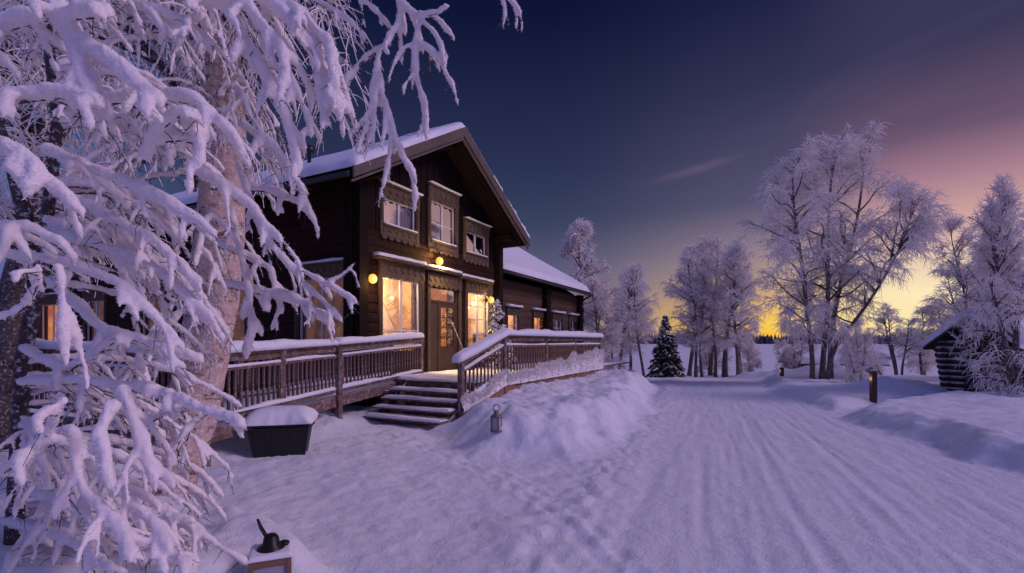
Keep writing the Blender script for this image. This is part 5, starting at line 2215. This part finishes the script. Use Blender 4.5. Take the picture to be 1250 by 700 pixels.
# signature branches, read from the photograph
SIG = [
    ([(-60, 70, 2.6), (0, 40, 2.5), (60, 25, 2.4), (138, 22, 2.3)], .055),
    ([(70, 20, 2.45), (92, 60, 2.4), (105, 105, 2.35), (118, 140, 2.3)], .065),
    ([(100, 55, 2.4), (140, 85, 2.3), (178, 118, 2.25), (197, 132, 2.2)], .055),
    ([(-40, 150, 2.4), (20, 125, 2.3), (80, 118, 2.3), (125, 135, 2.25)], .06),
    ([(120, 130, 2.7), (180, 118, 2.6), (240, 128, 2.5), (288, 172, 2.4)], .045),
    ([(175, 200, 2.4), (190, 165, 2.35), (220, 138, 2.3), (245, 150, 2.3)], .042),
    ([(225, 150, 2.4), (245, 175, 2.3), (243, 210, 2.25)], .045),
    ([(60, 190, 2.7), (130, 215, 2.5), (200, 250, 2.4), (266, 292, 2.3)], .040),
    ([(-30, 190, 2.2), (20, 190, 2.1), (50, 215, 2.05), (30, 245, 2.0)], .055),
    ([(230, 205, 2.8), (300, 250, 2.7), (345, 300, 2.6)], .036),
    ([(62, 235, 3.05), (120, 262, 2.8), (190, 300, 2.6), (245, 355, 2.5)], .038),
    ([(40, 290, 3.0), (110, 300, 2.8), (190, 330, 2.6), (262, 395, 2.5)], .038),
    ([(-30, 285, 2.4), (30, 280, 2.3), (70, 300, 2.3), (85, 310, 2.3)], .04),
    ([(-30, 310, 2.6), (60, 320, 2.5), (150, 350, 2.4), (225, 430, 2.4)], .036),
    ([(250, 20, 3.0), (228, 30, 2.9), (217, 60, 2.85)], .036),
    ([(190, -20, 3.0), (250, 5, 2.9), (300, 10, 2.8), (345, 60, 2.7), (352, 110, 2.6)], .05),
    ([(300, -10, 2.9), (350, 25, 2.8), (385, 70, 2.75), (398, 150, 2.7)], .045),
    ([(320, 10, 2.9), (370, 20, 2.8), (405, 60, 2.7), (415, 150, 2.65)], .045),
    ([(270, 0, 2.9), (310, 70, 2.8), (350, 150, 2.7), (365, 215, 2.7)], .042),
    ([(30, 430, 3.0), (80, 455, 2.8), (150, 410, 2.6), (205, 430, 2.5), (250, 445, 2.5)], .036),
    ([(60, 345, 3.0), (130, 410, 2.8), (175, 420, 2.7), (240, 470, 2.6)], .036),
    ([(25, 470, 3.0), (100, 468, 2.7), (190, 480, 2.5), (240, 500, 2.3), (300, 525, 2.2)], .036),
    ([(140, 500, 2.2), (120, 530, 2.1), (115, 560, 2.1)], .04),
    ([(150, 482, 2.4), (165, 520, 2.3), (190, 600, 2.2)], .034),
    ([(-20, 590, 2.3), (40, 560, 2.2), (75, 500, 2.1), (80, 485, 2.1)], .042),
    ([(60, 545, 2.4), (90, 530, 2.3), (100, 600, 2.2), (150, 650, 2.1), (160, 690, 2.0)], .036),
    ([(85, 535, 2.5), (130, 590, 2.3), (185, 640, 2.2), (210, 680, 2.1)], .034),
    ([(20, 600, 3.0), (90, 620, 2.7), (150, 660, 2.5), (240, 690, 2.4)], .034),
    ([(10, 640, 3.0), (80, 660, 2.5), (140, 700, 2.3)], .036),
    ([(290, 520, 2.4), (270, 505, 2.45), (220, 500, 2.6), (160, 520, 2.8)], .03),
    ([(-20, 400, 2.2), (30, 380, 2.2), (50, 345, 2.15), (45, 320, 2.1)], .03),
    ([(70, 330, 2.2), (78, 380, 2.15), (80, 450, 2.1)], .033),
    ([(60, 560, 3.0), (110, 600, 2.9), (170, 630, 2.85), (240, 640, 2.8)], .034),
    ([(200, 620, 2.9), (240, 650, 2.85), (300, 690, 2.8)], .03),
]
for pts, rs in SIG:
    st.branch(wp(pts), rs * .84, child_len=.24, density=6.0, grav=.6, lumpy=.28)
# procedural fill of boughs off the trunk
for k in range(84):
    u = (k + .5) / 84
    f = u * (len(tr_pts) - 1)
    i = min(int(f), len(tr_pts) - 2)
    base = tr_pts[i] + (tr_pts[i + 1] - tr_pts[i]) * (f - i)
    az = r.uniform(-.75, 1.5)
    Lb = r.uniform(.6, 1.25)
    d = np.array([math.cos(az), math.sin(az), r.uniform(-.05, .35)])
    q = np.linspace(0, 1, 8)
    Pb = base + d * Lb * q[:, None]
    Pb[:, 2] -= .55 * Lb * q ** 2
    if Pb[:, 1].min() < 1.7:
        continue
    st.branch(Pb, r.uniform(.016, .034), child_len=.32, density=6, grav=.6, guard=True)
remeshed(shift(st.snow), 'branch_snow', M['branch_snow'], near, .010, .0055, 90000)
shift(st.wood).build('branches', M['dark_bark'], near, smooth=True)
shift(tm).build('trunk', M['dark_bark'], near, smooth=True)

# --- big birch behind it
bb = W(205, 640, 4.6)
bb = np.array([W(205, 640, 4.8)[0], 4.8, gz(W(205, 640, 4.8)[0], 4.8) - .1])
big = empty('birch_tree', tuple(bb), label='large pale barked birch on the left with frosted hanging twigs over the lodge roof', cat='tree')
inv = -bb
tm = MB()
tp = np.array(wp([(180, 700, 4.8), (198, 620, 4.8), (222, 550, 4.8), (242, 470, 4.8), (258, 380, 4.8), (270, 280, 4.85), (274, 180, 4.9), (270, 90, 4.95), (275, 0, 5.0), (285, -120, 5.1), (300, -300, 5.2)]))
n = 60
cum = np.linspace(0, 1, len(tp))
tt = np.linspace(0, 1, n)
TPp = np.stack([np.interp(tt, cum, tp[:, i]) for i in range(3)], -1)
for _ in range(4):
    TPp[1:-1] = (TPp[:-2] + 2 * TPp[1:-1] + TPp[2:]) / 4
S = 28
a = np.arange(S) * 2 * math.pi / S
rad = np.interp(tt, [0, .1, .5, 1], [.29, .225, .215, .12])
V = np.zeros((n, S, 3))
for i in range(n):
    f = 1 + .10 * fbm(np.cos(a) * 1.6 + 4, np.sin(a) * 1.6 + tt[i] * 12, 3, 4, .6)
    V[i, :, 0] = TPp[i, 0] + rad[i] * f * np.cos(a)
    V[i, :, 1] = TPp[i, 1] + rad[i] * f * np.sin(a)
    V[i, :, 2] = TPp[i, 2]
ix = np.arange(n * S).reshape(n, S)
nx = np.roll(ix, -1, 1)
tm.add(V.reshape(-1, 3), [np.stack([ix[:-1], nx[:-1], nx[1:], ix[1:]], -1).reshape(-1, 4)])
shift(tm).build('trunk', M['birch_bark'], big, smooth=True)

st = SnowTree(11)
r = st.r
HANG = [
    # long hanging twigs before the sky and the gable, and the bough that carries them
    ([(282, -60, 5.0), (370, -95, 4.5), (470, -85, 4.0), (560, -80, 3.7), (612, -50, 3.6)], .022),
    ([(470, -85, 4.0), (478, -40, 3.85), (488, -5, 3.8)], .020),
    ([(470, -60, 3.8), (488, -5, 3.8), (489, 25, 3.8), (476, 50, 3.8), (460, 70, 3.8), (468, 120, 3.8), (485, 180, 3.8), (505, 218, 3.8)], .022),
    ([(489, 8, 3.8), (515, 25, 3.75), (535, 48, 3.7), (546, 78, 3.7)], .021),
    ([(512, 22, 3.75), (530, 18, 3.7), (550, 8, 3.7)], .018),
    ([(512, 30, 3.75), (506, 60, 3.75), (508, 95, 3.75), (518, 130, 3.75), (521, 175, 3.75)], .020),
    ([(507, 55, 3.75), (490, 62, 3.75), (482, 78, 3.75)], .019),
    ([(508, 52, 3.75), (535, 70, 3.7), (550, 104, 3.7)], .019),
    ([(476, 55, 3.8), (440, 75, 3.85), (422, 110, 3.9)], .021),
    ([(462, 78, 3.8), (455, 110, 3.8), (452, 140, 3.8), (428, 165, 3.8)], .018),
    ([(464, 85, 3.8), (458, 130, 3.8), (455, 185, 3.8)], .016),
    ([(470, 125, 3.8), (478, 175, 3.8), (472, 215, 3.8), (462, 245, 3.8)], .016),
    ([(500, 210, 3.8), (508, 235, 3.8), (505, 262, 3.8)], .015),
    ([(450, 150, 3.8), (440, 175, 3.8), (434, 188, 3.8)], .016),
    ([(604, -40, 3.6), (612, 0, 3.6), (618, 8, 3.6), (614, 38, 3.6)], .017),
    ([(615, -10, 3.6), (628, 8, 3.6), (637, 22, 3.6), (637, 44, 3.6)], .017),
    ([(330, -40, 4.2), (370, -5, 4.1), (400, 10, 4.0), (430, 30, 3.9), (448, 50, 3.9)], .017),
    ([(420, -30, 3.9), (440, 0, 3.9), (460, 15, 3.9), (480, 40, 3.9)], .016),
    ([(290, 200, 4.4), (320, 290, 4.1), (352, 322, 3.9), (400, 350, 3.7), (437, 372, 3.6)], .020),
    ([(340, 310, 3.9), (375, 352, 3.8), (400, 375, 3.7), (418, 395, 3.6)], .020),
    ([(395, 350, 3.7), (415, 340, 3.7), (434, 322, 3.7)], .014),
    ([(300, 230, 4.4), (330, 235, 4.2), (365, 250, 4.0), (380, 265, 3.9)], .030),
    ([(280, 350, 4.4), (330, 362, 4.1), (370, 372, 3.9), (402, 398, 3.7)], .036),
    ([(290, 150, 4.3), (330, 180, 4.1), (360, 220, 4.0), (378, 262, 3.9)], .030),
    ([(300, 70, 4.3), (350, 90, 4.1), (375, 140, 4.0), (380, 170, 3.9)], .030),
    ([(180, 20, 3.9), (210, 52, 3.8), (242, 88, 3.7)], .016),
    ([(280, 260, 4.5), (300, 330, 4.2), (310, 400, 4.0), (300, 440, 3.9)], .028),
    ([(270, 300, 4.5), (330, 330, 4.2), (345, 385, 4.0)], .026),
]
for pts, rs in HANG:
    st.branch(wp(pts), rs * 1.35, child_len=.20, density=4.5, grav=.9, lumpy=.30, wood_r=rs * .4)
# procedural drooping boughs round the trunk
for k in range(64):
    u = .30 + .68 * (k + .5) / 64
    f = u * (n - 1)
    base = TPp[int(f)]
    az = r.uniform(-2.6, .9)
    Lb = r.uniform(.7, 1.5)
    d = np.array([math.cos(az), math.sin(az), r.uniform(.0, .5)])
    q = np.linspace(0, 1, 9)
    Pb = base + d * Lb * q[:, None]
    Pb[:, 2] -= .75 * Lb * q ** 2
    px = 625 + FPX * Pb[-1, 0] / Pb[-1, 1]
    py = HOR - (Pb[-1, 2] - EYE) / Pb[-1, 1] * FPX
    if Pb[:, 1].min() < 2.6 or px > 380 or (px > 270 and py > 330):
        continue
    st.branch(Pb, r.uniform(.015, .028), child_len=.40, density=6, grav=.95, guard=True)
remeshed(shift(st.snow), 'branch_snow', M['branch_snow'], big, .0115, .005, 60000)
shift(st.wood).build('branches', M['dark_bark'], big, smooth=True)
# fine frosted twigs in its crown
w_, f_ = birch_mesh(411, H=5.0, stems=3, limbs=50, nb=10, nt=7, twig_r=.0085, spread=.30, weep=.7, low=.05, trunk_r=.04, tw_len=.7,
                    stems_pts=[[(x_ - bb[0], y_ - bb[1], z_ - bb[2]) for (x_, y_, z_) in wp(l)] for l in
                               ([(275, 60, 5.0), (320, -20, 4.8), (365, -80, 4.6), (400, -120, 4.4)],
                                [(272, 200, 4.9), (200, 80, 5.2), (120, 0, 5.4), (40, -60, 5.6)],
                                [(272, 120, 4.9), (300, 40, 5.2), (330, -30, 5.4), (380, -120, 5.6)])])
w_.build('limbs', M['dark_bark'], big, smooth=True)
f_.build('twigs', M['frost'], big)

# --- a frosted tree further back at the left, two dark stems
Yt = 7.2
bt = W(40, 560, Yt)
bt[2] = gz(bt[0], Yt)
stems = [[tuple(np.array(W(*c)) - bt) for c in l] for l in
         ([(0, 560, 7.2), (10, 400, 7.2), (30, 250, 7.2), (30, 120, 7.2), (10, 0, 7.2), (-10, -150, 7.2)],
          [(-60, 560, 7.3), (0, 400, 7.3), (55, 200, 7.3), (62, 60, 7.3), (50, -20, 7.3), (45, -150, 7.3)])]
w_, f_ = birch_mesh(421, H=7.5, stems=2, limbs=90, nb=10, nt=8, twig_r=.011, spread=.19, weep=.55, low=.28, trunk_r=.12, tw_len=.6, stems_pts=stems)
wm = w_.mesh('birch_wood', True)
wm.materials.append(M['far_bark'])
fm = f_.mesh('birch_frost')
fm.materials.append(M['frost'])
tree_object('birch_tree', wm, fm, tuple(bt), 0, 1.0, 'frosted birch with two dark stems at the far left behind the snow laden branches')
